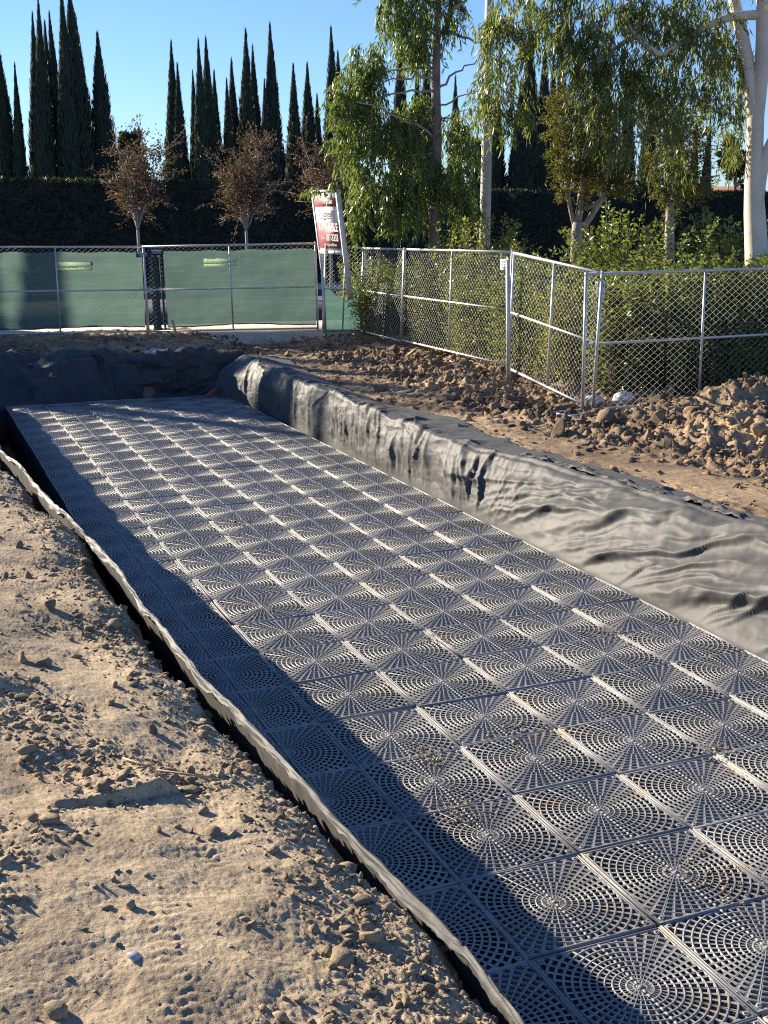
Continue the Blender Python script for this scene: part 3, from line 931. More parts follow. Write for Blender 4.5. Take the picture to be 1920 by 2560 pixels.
for _ in range(130):                                  # hanging pleats in the far half
    y0 = rf_.uniform(5.2, 14.6)
    sp.append((y0, rf_.uniform(.62, .85), math.pi / 2 + rf_.normal() * .14 - .12, rf_.uniform(.9, 1.4), rf_.uniform(.03, .09), rf_.uniform(.006, .022)))
for _ in range(26):                                   # crumpled crest there
    sp.append((rf_.uniform(5.2, 14.4), rf_.uniform(.95, 1.3), rf_.normal() * .6, rf_.uniform(.5, 1.4), rf_.uniform(.03, .07), rf_.uniform(.008, .030)))
for _ in range(30):                                   # pleats fanning down from the tuck
    dy = rf_.uniform(-.9, 1.1)
    sp.append((4.7 + dy * .75, .72 + rf_.normal() * .08, math.pi / 2 - dy * .75, rf_.uniform(.4, .85), rf_.uniform(.02, .05), rf_.choice([1, -.6]) * rf_.uniform(.008, .022)))
for _ in range(46):                                   # long drawn folds in the near half
    y0 = rf_.uniform(-4.4, 4.4); u0 = rf_.uniform(.5, 1.08)
    sp.append((y0, u0, -.16 - .35 * sstep(1.0, .5, u0) + rf_.normal() * .13, rf_.uniform(1.4, 3.6), rf_.uniform(.03, .10), rf_.choice([1, 1, -.5]) * rf_.uniform(.008, .032)))
for _ in range(30):                                   # diagonals pulled up from the module edge
    y0 = rf_.uniform(-4.4, 2.6)
    sp.append((y0, rf_.uniform(.38, .66), -.62 + rf_.normal() * .16, rf_.uniform(.6, 1.6), rf_.uniform(.014, .040), rf_.uniform(.010, .030)))
for _ in range(70):                                   # close upright pleats below the crest
    y0 = rf_.uniform(4.3, 9.5)
    sp.append((y0, .70 + rf_.normal() * .07, math.pi / 2 - .12 + rf_.normal() * .12, rf_.uniform(.8, 1.2), rf_.uniform(.014, .036), rf_.choice([1, 1, -.4]) * rf_.uniform(.006, .017)))
for _ in range(16):                                   # strong swept folds near the camera
    u0 = rf_.uniform(.46, 1.0)
    sp.append((rf_.uniform(-3.5, 3.8), u0, -.12 - .4 * (1.0 - u0) + rf_.normal() * .06, rf_.uniform(2.4, 4.6), rf_.uniform(.035, .085), rf_.uniform(.016, .036)))
sp += [(1.6, 1.0, -.10, 4.6, .07, .035), (2.6, .86, -.30, 2.6, .10, .035), (3.4, .80, -.45, 1.8, .08, .03), (.2, .78, -.18, 3.4, .10, .04), (.9, .62, -.22, 2.6, .08, .035), (.1, .5, -.5, 1.5, .04, .04), (-.4, .52, -.55, 1.4, .04, .04)]
warp = .5 * fbm(YY * .8, ul * 1.2, 201, 3)
env = sstep(.20, .33, UU) * sstep(1.0, .86, UU)
wf = sstep(4.2, 6.0, YY)
yw = YY + .05 * fbm(YY * 2.5, ul * 2.5, 203, 2)
disp = folds(yw, ul + .04 * fbm(YY * 2.2, ul * 2.2, 205, 2), sp) * env
disp += (.008 + .016 * wf) * np.clip(fbm(YY * 1.1, ul * 1.5, 221, 3), -.7, 1) * env
disp += .004 * ridged(YY * .9 + 9, ul * 3.0 + YY * .6, 241, 3, .5) * env
# crest fold
disp += .035 * sstep(.70, .735, UU) * sstep(.83, .765, UU) * sstep(6.5, 4.5, YY) * (1 + .5 * fbm(YY * 1.7, ul * 0, 261, 2))
disp -= .03 * sstep(.755, .775, UU) * sstep(.83, .80, UU) * sstep(5.2, 3.5, YY)
disp += .006 * fbm(YY * 7, ul * 7, 271, 3) * env
P = P + Nn * disp[..., None]
# keep the hem on the soil
lift = .012 + .05 * np.clip(fbm(YY * 2.4, UU * 3, 281, 3), 0, 1) * sstep(.80, .95, UU)
gu = h_right(P[..., 0], P[..., 1])
on = sstep(.76, .86, UU)
P[..., 2] = np.where(UU > .76, P[..., 2] * (1 - on) + np.maximum(P[..., 2], gu + lift) * on, P[..., 2])
me = grid_mesh('geotextile_liner', P)
o = link('geotextile_liner', me, M['felt'])
tag(o, 'long grey geotextile sheet draped over the sunlit right wall of the trench', 'geotextile', 'geotextile liners')
o.modifiers.new('thick', 'SOLIDIFY').thickness = .004
# a loose strip folded double along the crest
ny, nu = 420, 26
yv = np.linspace(-4.4, 4.55, ny); uv = np.linspace(0, 1, nu)
YY, UU = np.meshgrid(yv, uv, indexing='ij')
x0 = rim_right(yv) + .115 + .03 * fbm(yv * 1.2, yv * 0, 301, 3); w = .17 + .05 * fbm(yv * 1.5, yv * 0 + 2, 303, 2)
XX = x0[:, None] + w[:, None] * UU
ZZ = h_right(XX, YY) + .055 + .035 * np.sin(np.pi * np.clip(UU * 1.25, 0, 1)) - .045 * UU + .02 * fbm(YY * 2.2, UU * 1.5, 305, 3) * (1 - UU)
o = link('overlap_fold', grid_mesh('overlap_fold', np.stack([XX, YY, ZZ], -1)), M['felt'], o)
o.modifiers.new('thick', 'SOLIDIFY').thickness = .006

# end liner
nx, nu = 520, 130
xv = np.linspace(-1.5, 4.35, nx); uv = np.linspace(0, 1, nu)
XX, UU = np.meshgrid(xv, uv, indexing='ij')
rf = rim_far(xv) - .02
by = np.interp(xv, [-1.5, .2, 2.1, 3.6, 4.4], [14.62, 14.62, 14.66, 14.5, 14.3])
ku = [0, .2, .7, .78, 1.0]
hemf = .34 + .13 * fbm(xv * 1.6, xv * 0, 401, 3)
Yb = np.stack([np.interp(uv, ku, [by[i] - .0, by[i] + .02, rf[i] - .03, rf[i] + .05, rf[i] + hemf[i]]) for i in range(nx)])
zr = -.035 + .05 * fbm(xv * 1.1, xv * 0 + 5, 403, 3)
Zb = np.stack([np.interp(uv, ku, [-1.28, ZG - .05, zr[i], zr[i] + .01, -.09]) for i in range(nx)])
for _ in range(8):
    Yb[:, 1:-1] = (Yb[:, :-2] + 2 * Yb[:, 1:-1] + Yb[:, 2:]) / 4; Zb[:, 1:-1] = (Zb[:, :-2] + 2 * Zb[:, 1:-1] + Zb[:, 2:]) / 4
P = np.stack([XX, Yb, Zb], -1)
Nn = normals_of(P)
if Nn[nx // 2, nu // 2, 1] > 0: Nn = -Nn
ul = UU * 1.4
warp = fbm(XX * .9, ul, 411, 3)
env = sstep(.15, .3, UU) * sstep(1, .85, UU)
disp = 1.5 * env * (.05 * crease(XX * 1.9 + ul * .35 + warp * .9, .9) + .09 * fbm(XX * 1.0, ul * 1.4, 421, 3) + .03 * ridged(XX * .8 + ul, ul * 3.2 - XX * .8, 431, 2) + .005 * fbm(XX * 7, ul * 7, 441, 2))
disp += env * .07 * np.exp(-((XX - 3.0 + .3 * (UU - .5)) / .09) ** 2) + env * .05 * np.exp(-((XX - 1.95) / .05) ** 2)
P = P + Nn * disp[..., None]
gu = h_right(P[..., 0], P[..., 1]) + .04
P[..., 2] = np.where(UU > .8, np.maximum(P[..., 2], gu), P[..., 2])
lin2 = link('geotextile_liner', grid_mesh('geotextile_liner', P), M['felt_shaded'])
tag(lin2, 'geotextile sheet, darkened in colour for shade, over the far end wall of the trench', 'geotextile', 'geotextile liners')
lin2.modifiers.new('thick', 'SOLIDIFY').thickness = .004
# folded faded red scrap caught on it
a, b = at(432, 868, 20.6), at(466, 838, 20.7)
q = np.array([[a + np.array([-.02, -.05, 0]), a + np.array([.10, -.05, .02])], [(a + b) / 2 + np.array([-.06, -.10, .03]), (a + b) / 2 + np.array([.10, -.10, .0])], [b + np.array([-.05, -.03, .0]), b + np.array([.05, -.03, .05])]])
o = link('cloth_scrap', grid_mesh('cloth_scrap', q), M['redcloth'])
o.modifiers.new('thick', 'SOLIDIFY').thickness = .01
tag(o, 'faded red cloth scrap caught on the shaded end liner', 'cloth')

# left flap: strip of felt standing along the soil edge and hanging inside
ny = 900
yv = np.linspace(-4.6, 15.2, ny)
fx = np.interp(yv, FL_Y, FL_X) + .017 * fbm(yv * .9, yv * 0, 501, 3) + .004 * fbm(yv * 5, yv * 0, 503, 2)
fz = .10 + .035 * fbm(yv * .9, yv * 0 + 1, 505, 3)
lip = .016 + .050 * fbm(yv * 1.3, yv * 0 + 2, 507, 3) + .012 * fbm(yv * 6, yv * 0 + 6, 508, 3)
lip = lip + .010 * fbm(yv * 17, yv * 0 + 3, 509, 3)
lip = np.clip(lip, .004, .2)
tx = -.075 + 0 * yv
prof_u = np.linspace(0, 1, 46)
rows = []
for i in range(ny):
    wob = .5 + .5 * math.sin(yv[i] * 1.7 + 2)
    kx_ = [fx[i] - .018 - .30 * lip[i], fx[i] - .013, fx[i], fx[i] + .013, fx[i] + .024, -.045 if yv[i] < 3 else fx[i] + .10, -.035 if yv[i] < 3 else fx[i] + .12]
    kz_ = [fz[i] - .75 * lip[i] - .012, fz[i] - .010, fz[i], fz[i] - .02, fz[i] - .12, -.60, -1.3]
    if kx_[5] < kx_[4] + .02: kx_[5] = kx_[4] + .02; kx_[6] = kx_[5]
    ku_ = [0, .18, .32, .46, .58, .82, 1]
    rows.append(np.stack([np.interp(prof_u, ku_, kx_), np.full(46, yv[i]), np.interp(prof_u, ku_, kz_)], -1))
P = np.array(rows)
for _ in range(3): P[:, 1:-1] = (P[:, :-2] + 2 * P[:, 1:-1] + P[:, 2:]) / 4
Nn = normals_of(P)
UU = np.repeat(prof_u[None], ny, 0); YY = np.repeat(yv[:, None], 46, 1)
P = P + Nn * (.007 * fbm(YY * 2.0 + UU * 2, UU * 2.0, 511, 3) * (1 + UU) + .0015 * ridged(YY * 5, UU * 3, 513, 2) + .0035 * fbm(YY * 9, UU * 5, 515, 3))[..., None]
o = link('geotextile_liner', grid_mesh('geotextile_liner', P), M['felt_dusty'])
tag(o, 'narrow grey geotextile edge curling along the broken left dirt bank', 'geotextile', 'geotextile liners')
o.modifiers.new('thick', 'SOLIDIFY').thickness = .005

# ------------------------------------------------------------------ chain link fence
FH = 1.80
def chainlink(w, h, pw=.060, ph=.092, rad=.0021, skew=0.0):
    mb_v = []; mb_f = []; n0 = 0
    nw = int(w / pw); nh = int(h / ph * 2)
    z = np.linspace(.02, h - .02, nh + 1)
    for i in range(nw):
        s = (np.arange(nh + 1) + i) % 2
        x = (i + .5) * pw + (s - .5) * pw * 1.03
        y = np.where(s == 1, .002, -.002)
        p = np.stack([x, y, z], -1)
        for a in range(3):
            pass
        th = np.array([0.5, 2.6, 4.7])
        off = np.stack([np.cos(th) * rad, np.sin(th) * rad, 0 * th], -1)
        v = p[:, None] + off[None]
        b = np.arange(nh)[:, None] * 3; j = np.arange(3)[None]; j2 = (j + 1) % 3
        f = np.stack([b + j, b + j2, b + 3 + j2, b + 3 + j], -1).reshape(-1, 4) + n0
        mb_v.append(v.reshape(-1, 3)); mb_f.append(f); n0 += v.shape[0] * 3
    return mesh_np('wire_mesh', np.concatenate(mb_v), np.concatenate(mb_f))
MESHES = {}
def wiremesh(w):
    k_ = round(w, 2)
    if k_ not in MESHES:
        MESHES[k_] = chainlink(w, FH); MESHES[k_].materials.append(M['wire'])
    return MESHES[k_]

def text_mesh(body, size, name='lettering', bold=0.0, sx=1.0, shear=0.0):
    cu = bpy.data.curves.new(name, 'FONT'); cu.body = body; cu.size = size; cu.extrude = .0015
    cu.offset = bold; cu.shear = shear; cu.resolution_u = 3
    ob = bpy.data.objects.new(name, cu); COL.objects.link(ob)
    dg = bpy.context.evaluated_depsgraph_get()
    me = bpy.data.meshes.new_from_object(ob.evaluated_get(dg))
    COL.objects.unlink(ob); bpy.data.objects.remove(ob)
    me.name = name
    n = len(me.vertices); co = np.empty(n * 3, np.float32); me.vertices.foreach_get('co', co)
    co = co.reshape(-1, 3); co[:, 0] = (co[:, 0] - (co[:, 0].min() + co[:, 0].max()) / 2) * sx
    me.vertices.foreach_set('co', co.ravel()); me.update()
    me.materials.clear()
    return me

def panel(p0, p1, label, z0=0.0, z1=None, mid=True, lean=0.0, screen=False, group='chain link fence panels', foot=0.0):
    """one framed panel from p0 to p1 (xy); local x runs along it"""
    p0 = np.array(p0, float); p1 = np.array(p1, float)
    w = float(np.hypot(*(p1 - p0))); z1 = z0 if z1 is None else z1
    r = thing('chain_link_fence', label, 'fence', (p0[0], p0[1], z0), math.atan2(p1[1] - p0[1], p1[0] - p0[0]), group)
    r.rotation_euler[0] = lean; r.rotation_euler[1] = -math.atan2(z1 - z0, w)
    t = .021
    link('wire_mesh', wiremesh(w), None, r, (.0, 0.006, 0))
    def rail(name, a, b, rad=t): MB().tube([a, b], rad, 10).build(name, M['galv'], r, smooth=True)
    rail('top_rail', (-.02, 0, FH), (w + .02, 0, FH)); rail('middle_rail', (0.02, -.004, FH * .50), (w - .02, -.004, FH * .50), .018)
    rail('bottom_rail', (0.02, 0, .03), (w - .02, 0, .03), .019)
    rail('post', (0.0, 0, -foot), (0.0, 0, FH + .03)); rail('post', (w, 0, -foot), (w, 0, FH + .03))
    if mid: rail('post', (w / 2, -.002, .03), (w / 2, -.002, FH), .018)
    return r, w

def placard(parent, x, z, y=-.03, w=.20, h=.12, m='tagwhite', ink='tagblue', rz=0.0):
    o = MB().box(-w / 2, w / 2, -.002, .002, -h / 2, h / 2).build('placard', M[m], parent, (x, y, z))
    o.rotation_euler = (0, rz, 0)
    mb = MB()
    for k_, (ww, zz, hh) in enumerate(((.75, .26, .16), (.6, .0, .08), (.7, -.22, .10))):
        mb.box(-w * ww / 2, w * ww / 2, -.0045, -.0025, h * (zz - hh / 2), h * (zz + hh / 2))
    mb.build('print', M[ink], o)
    return o

fpts = dict(L0=(-3.75, 20.35), L1=(-.05, 20.05), L12=(3.50, 19.42), L2r=(6.86, 17.95), L3a=(6.95, 17.9), L3b=(7.98, 18.25),
            R1s=(7.93, 18.2), R1a=(7.72, 15.5), R1b=(7.53, 10.75), R2a=(7.32, 10.30), R2b=(6.93, 7.25), R3a=(6.80, 7.30), R3b=(10.45, 7.18))
def add_screen(r, w, x0, x1, z0=.13, z1=1.70, y=.028, sag=.022, m='screen', seed=0):
    nx_, nz_ = 130, 64
    xs = np.linspace(x0, x1, nx_); zs = np.linspace(0, 1, nz_)
    XX, ZZ = np.meshgrid(xs, zs, indexing='ij')
    top = z1 - sag * np.abs(np.sin((xs - x0) / .95 * np.pi)) ** 1.5 + .012 * noise(xs * 2, xs * 0, seed)
    bot = z0 + .02 * np.sin(xs * 2.3 + seed) + .015 * noise(xs * 3, xs * 0, seed + 3)
    z = bot[:, None] + ZZ * (top - bot)[:, None]
    yv_ = y + .012 + .016 * fbm(XX * 1.1, ZZ * 2.6, seed + 50, 3) + .01 * np.sin(XX * 3.3 + ZZ * 3)
    yv_ = np.maximum(yv_, .012)
    me = grid_mesh('privacy_screen', np.stack([XX, yv_, z], -1))
    o = link('privacy_screen', me, M[m], r)
    mb = MB()                                             # dark bound hem along both edges
    pts = np.stack([xs, yv_[:, 0] - .003, z[:, 0]], -1); mb.tube(pts, .013, 5)
    mb.build('hem', M['darkscreen'], o)
    return o
def screen_print(scr, x, z, y=.0085):
    # banner seen from behind, so the lettering is mirrored
    for body, size, dz, sx, bold in (('Diamond', .085, .075, -1.25, .002),):
        me = text_mesh(body, size, 'lettering', bold, sx); me.materials.append(M['screenprint'])
        t = link('lettering', me, None, scr, (x + .14, y, z + dz)); t.rotation_euler = (math.pi / 2, 0, 0)
    me = text_mesh('344-7411', .05, 'lettering', 0, -1.25); me.materials.append(M['screenprint'])
    t = link('lettering', me, None, scr, (x - .19, y, z + dz)); t.rotation_euler = (math.pi / 2, 0, 0)
    import bmesh
    bm = bmesh.new(); bm.from_mesh(scr.data)
    for za, zb in ((-.055, .035), (-.125, -.085)):
        fs = [f for f in bm.faces if abs(f.calc_center_median().x - x) < .34 and z + za < f.calc_center_median().z < z + zb]
        bmesh.ops.delete(bm, geom=fs, context='FACES_ONLY')
    bm.to_mesh(scr.data); bm.free()
    MB().box(x - .37, x + .37, y + .018, y + .020, z - .06, z + .04).build('print', M['screenprint'], scr)
    MB().box(x - .36, x + .36, y + .018, y + .020, z - .135, z - .08).build('print', M['screenprint'], scr)

r, w = panel(fpts['L0'], fpts['L1'], 'screened fence panel mostly cut off by the left picture edge', .02)
add_screen(r, w, 0.06, w - .03, seed=1)
r, w = panel(fpts['L1'], fpts['L12'], 'chain link panel with green screen, left of the dark gap strip', .02)
s_ = add_screen(r, w, .04, w - .04, seed=2); screen_print(s_, w * .5 + .37, 1.46)
placard(r, w - .03, 1.63, -.035, .26, .10, 'tagblue', 'tagwhite')
MB().tube([(w + .02, -.02, .92), (w - .12, -.03, .95), (w - .2, -.035, .86), (w - .21, -.035, .74)], .007, 5).build('tie_wire', M['galv'], r)
p12 = (fpts['L12'][0] + .02, fpts['L12'][1] - .05)
r, w = panel(p12, fpts['L2r'], 'chain link panel with green screen, between the dark gap strip and the sign', .02, .09)
s_ = add_screen(r, w, .40, w - .03, seed=3); screen_print(s_, w * .5 - .22, 1.50)
placard(r, .28, 1.69, -.035, .30, .12, 'tagblue', 'tagwhite')
s2 = add_screen(r, w, .10, .27, .02, 1.62, .05, .0, 'darkscreen', 9); s2.name = 'gap_strip'
MB().tube([(.35, .06, 0), (.33, .06, 1.62)], .026, 8).build('post', M['darkscreen'], r)
# gate post carrying the panel end
MB().tube([(7.0, 17.82, -.35), (6.93, 17.86, 1.55)], .030, 10).build('steel_post', M['galv'], smooth=True)
tag(COL.objects['steel_post'], 'short steel post standing between green screen and leaning sign', 'post')
r, w = panel(fpts['L3a'], fpts['L3b'], 'short fence panel with dark sagging screen behind the leaning sign', .05, -.02, True)
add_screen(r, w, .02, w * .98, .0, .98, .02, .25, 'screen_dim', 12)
r, w = panel(fpts['R1s'], fpts['R1a'], 'bare chain link panel leaning beside the sign posts', -.02, 0, False, -.05)
r, w = panel((7.80, 15.62), fpts['R1b'], 'long bare chain link panel in front of the light pole', .0, .04, True, -.03, foot=.05)
placard(r, w - .22, 1.60, -.035, .24, .17); placard(r, .10, 1.70, -.035, .18, .16)
r, w = panel(fpts['R2a'], fpts['R2b'], 'angled bare chain link panel joining the two long right panels', .04, -.15, True, 0)
MB().tube([(7.18, 10.02, -.3), (7.14, 10.08, 1.72)], .033, 10).build('steel_post', M['galv'], smooth=True)
tag(COL.objects['steel_post.001'], 'thick steel post driven into spoil at the bend of the fence', 'post')
r, w = panel(fpts['R3a'], fpts['R3b'], 'nearest bare chain link panel, reaching the right picture edge', -.17, -.12, True, 0, foot=.05)
placard(r, .20, 1.60, -.035, .12, .20, rz=.06)
panel((10.50, 7.20), (14.1, 6.6), 'bare chain link panel beyond the right picture edge', -.12, -.1, True, 0)

def fence_foot(x, y, z, rz, label):
    mb = MB().tube([(-.30, -.28, 0), (-.30, .30, 0), (.30, .30, 0), (.30, -.28, 0)], .016, 8)
    mb.tube([(-.30, 0, 0), (.30, 0, 0)], .014, 8)
    o = mb.build('fence_stand', M['galv'], None, (x, y, z)); o.rotation_euler = (.02, .04, rz)
    tag(o, label, 'fence foot', 'steel fence feet')
fence_foot(6.62, 6.98, float(h_right(np.array([6.6]), np.array([6.9]))[0]) + .02, .35, 'bent steel tube foot under the corner of the nearest panel')
fence_foot(7.52, 15.35, float(h_right(np.array([7.5]), np.array([15.3]))[0]) + .05, 1.2, 'steel tube foot half buried where the leaning panel ends')

# ------------------------------------------------------------------ leaning sign
sg = thing('estate_sign', 'white framed AVAILABLE sign leaning left above the fence', 'sign', tuple(at(757, 632, 24.6)))
az = R(265)                                     # compass bearing of the printed face
nrm = np.array([math.sin(az), math.cos(az), 0])
# local axes: x along board width (away), y = opposite the face normal, z up
sg.rotation_euler = (R(7.5), R(0.5), math.atan2(math.cos(R(355)), math.sin(R(355))) + math.pi)
# local +x then points towards the camera, local -y is the face
SW = 1.24
sg.scale = (1, 1, .905)
for x in (-.025, -SW + .025):
    MB().box(x - .025, x + .025, -.05, .05, (-.02 if x > -.5 else .25), 2.30).build('post', M['white'], sg)
MB().box(-SW + .0505, -.0505, -.048, .048, 2.24, 2.298).build('frame_rail', M['white'], sg)
MB().box(-SW + .0505, -.0505, -.048, .048, .86, .93).build('frame_rail', M['white'], sg)
bd = MB().box(-SW + .0505, -.0505, -.036, .0, .9305, 2.2395).build('board', M['white'], sg)
xc = -SW / 2; bw = SW - .1
def band(z0, z1, m): MB().box(xc - bw / 2 + .03, xc + bw / 2 - .03, -.040, -.0365, z0, z1).build('print', M[m], bd)
band(1.93, 2.13, 'maroon'); band(.99, 1.59, 'maroon')
def letter(body, size, z, m, sx=1.0, dx=0.0, bold=0.0, shear=0.0):
    me = text_mesh(body, size, 'lettering', bold, sx, shear); me.materials.append(M[m])
    t = link('lettering', me, None, bd, (xc + dx, -.043, z)); t.rotation_euler = (math.pi / 2, 0, 0)
letter('AVAILABLE', .26, 1.38, 'white', .74, 0, .006)
letter('697-3333', .22, 1.16, 'white', .72, .14, .003); letter('(562)', .10, 1.20, 'white', .9, -.31, .001)
letter('www.JonesRE.net', .085, 1.045, 'white', 1.0, 0.02)
letter('JonesRE', .22, 1.70, 'inkdark', .82, .10, -.002, .2)
letter('FOR LEASE', .10, 2.0, 'white', 1.0, .12, .001)
# ring emblem and underline stroke
n = 32; t3 = np.arange(n) * 2 * np.pi / n
mb = MB(); v = np.concatenate([np.stack([xc - .325 + rx * np.cos(t3), 0 * t3 - .041, 1.755 + rx * np.sin(t3)], -1) for rx in (.108, .092)])
mb.add(v, [(x, (x + 1) % n, n + (x + 1) % n, n + x) for x in range(n)])
mb.box(xc - .375, xc - .275, -.041, -.038, 1.735, 1.745).box(xc - .33, xc - .318, -.041, -.038, 1.735, 1.80)
mb.build('emblem', M['inkdark'], bd)
MB().tube([(xc - .17, -.036, 1.645), (xc, -.036, 1.668), (xc + .3, -.036, 1.672)], [.016, .011, .003], 6).build('underline', M['inkdark'], bd)
MB().box(-.055, .005, -.055, .055, -.16, -.0205).build('broken_post_end', M['wood'], sg)

# ------------------------------------------------------------------ light pole
pb = at(1047, 530, 27.0)
t = thing('light_pole', 'tall pale concrete pole rising behind the shrubs', 'pole', (pb[0], pb[1], -.05))
mb = MB(); n = 8
mb.tube([(0, 0, 0), (0, 0, 3), (0, 0, 9.5)], [.135, .125, .085], 8)
mb.build('shaft', M['polec'], t)
MB().box(-.2, .2, -.2, .2, 0, .12).build('base_plate', M['polec'], t)
MB().tube([(0, 0, 9.4), (0, -.6, 9.75), (0, -1.6, 9.85)], [.04, .04, .035], 8).build('arm', M['galv'], t)
MB().box(-.12, .12, -2.1, -1.55, 9.78, 9.93).build('lamp_head', M['galv'], t)

# ------------------------------------------------------------------ small debris
def bag(loc, s, seed, label, flat=.5):
    V, F = ICO2
    a = V * 2.2 + seed
    d = 1 + .35 * noise(a[:, 0] + a[:, 2], a[:, 1] * 1.3, seed) + .22 * np.abs(noise(a[:, 1] * 3, a[:, 2] * 3 + a[:, 0], seed + 2))
    v = V * d[:, None] * np.array([1.2, .8, flat]) * s
    v[:, 2] -= v[:, 2].min()
    o = link('plastic_bag', mesh_np('plastic_bag', v, F), M['plastic_bag'], None, loc)
    tag(o, label, 'bag', 'plastic litter')
bag((2.98, 16.05, -.16), .17, 3, 'crumpled white plastic bag on dark soil beyond the far liner', .45)
bag((7.25, 7.75, -.20), .12, 5, 'crumpled white bag behind the nearest fence panel, left of two', .7)
bag((7.75, 7.75, -.20), .13, 8, 'crumpled white bag behind the nearest fence panel, right of two', .7)
def stick(a, b, rad, label, m='wood', name='wooden_stake', box=True):
    o = MB().tube([a, b], rad, 4 if box else 6).build(name, M[m]); tag(o, label, 'stake', 'bits of timber')
stick((3.93, 18.3, -.2), (3.80, 18.3, .36), .026, 'thin wooden stake leaning at the kerb in front of green screen')
stick((3.98, 18.05, -.10), (4.22, 17.75, -.09), .022, 'short pale offcut lying beside the leaning stake', name='wood_offcut')
stick((6.75, 12.9, .06), (6.70, 12.4, .22), .018, 'pale bare root sticking out of the spoil', name='root', box=False)
hz_ = lambda x, y: float(h_left(np.array([x]), np.array([y]))[0]) + .012
stick((-.74, -1.68, hz_(-.74, -1.68)), (-.50, -1.78, hz_(-.50, -1.78)), .004, 'thin dry stalk on clods at the bank edge', name='dry_stalk', box=False)
stick((-.84, -1.52, hz_(-.84, -1.52)), (-.74, -1.66, hz_(-.74, -1.66)), .004, 'thin pale twig pointing down to the dry stalk', name='dry_twig', box=False)
o = MB().box(-.05, .05, -.02, .02, 0, .012).build('paper_scrap', M['plastic_bag'], None, (-1.06, -2.92, float(h_left(np.array([-1.06]), np.array([-2.92]))[0]) + .004)); o.rotation_euler = (.3, .2, .6); o.scale = (.35, .8, .5)
tag(o, 'tiny white paper scrap on the near dirt', 'paper')
o = MB().box(-.12, .12, -.05, .05, 0, .02).build('paper_scrap', M['plastic_bag'], None, (6.75, 11.0, .09)); o.rotation_euler = (.2, .3, .4)
tag(o, 'small white scrap among clods below the long panel', 'paper')

# ------------------------------------------------------------------ vegetation
def tubes(branches, name, m, parent, n=7):
    mb = MB()
    for pts, rad in branches: mb.tube(pts, rad, n)
    return mb.build(name, m, parent, smooth=True)
def curve(a, b, sag=0.0, n=8, wob=.0):
    a = np.array(a, float); b = np.array(b, float); t = np.linspace(0, 1, n)[:, None]
    p = a + (b - a) * t; p[:, 2] += sag * np.sin(np.pi * t[:, 0])
    if wob: p[1:-1] += rng.normal(size=(n - 2, 3)) * wob
    return p

# --- clipped hedge
hp = np.array([(-40, 42.3), (-14, 42), (9, 40.3), (14, 41.5), (26, 45.7), (33.5, 44.4), (60, 39.5)])
hh = 3.92
ht = thing('hedge', 'tall dark clipped hedge along the far side of the street', 'hedge', (9, 40.3, 0))
mb = MB()
for i in range(len(hp) - 1):
    (x0, y0), (x1, y1) = hp[i], hp[i + 1]
    v = [(x0, y0, 0), (x1, y1, 0), (x1, y1 + 1.6, 0), (x0, y0 + 1.6, 0), (x0, y0, hh - .06), (x1, y1, hh - .06), (x1, y1 + 1.6, hh - .06), (x0, y0 + 1.6, hh - .06)]
    mb.add(np.array(v) - (9, 40.3, 0), [(0, 1, 5, 4), (1, 2, 6, 5), (2, 3, 7, 6), (3, 0, 4, 7), (4, 5, 6, 7)])
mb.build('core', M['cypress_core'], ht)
n = 42000
xs = rng.uniform(-12, 44, n)
yf = np.interp(xs, hp[:, 0], hp[:, 1])
zs = rng.uniform(0.3, hh, n)
istop = rng.uniform(size=n) < .25
pos = np.stack([xs, yf - rng.uniform(0, .10, n) - .06 * fbm(xs * 1.1, zs * 1.1, 601, 3), zs], -1)
pos[istop, 1] += rng.uniform(0, 1.6, istop.sum()); pos[istop, 2] = hh - .08 + rng.uniform(0, .10, istop.sum()) + .05 * fbm(xs[istop] * 1.7, xs[istop] * 0, 605, 3)
ax = rng.normal(size=(n, 3)) * np.array([1, .5, 1]) + np.array([0, -.4, .2])
ax[istop] += (0, 0, .8)
v, tr = leaves(pos - (9, 40.3, 0), ax, rng.uniform(.10, .2, n), rng.uniform(.07, .12, n))
link('foliage', mesh_np('foliage', v, tr), M['hedge'], ht)

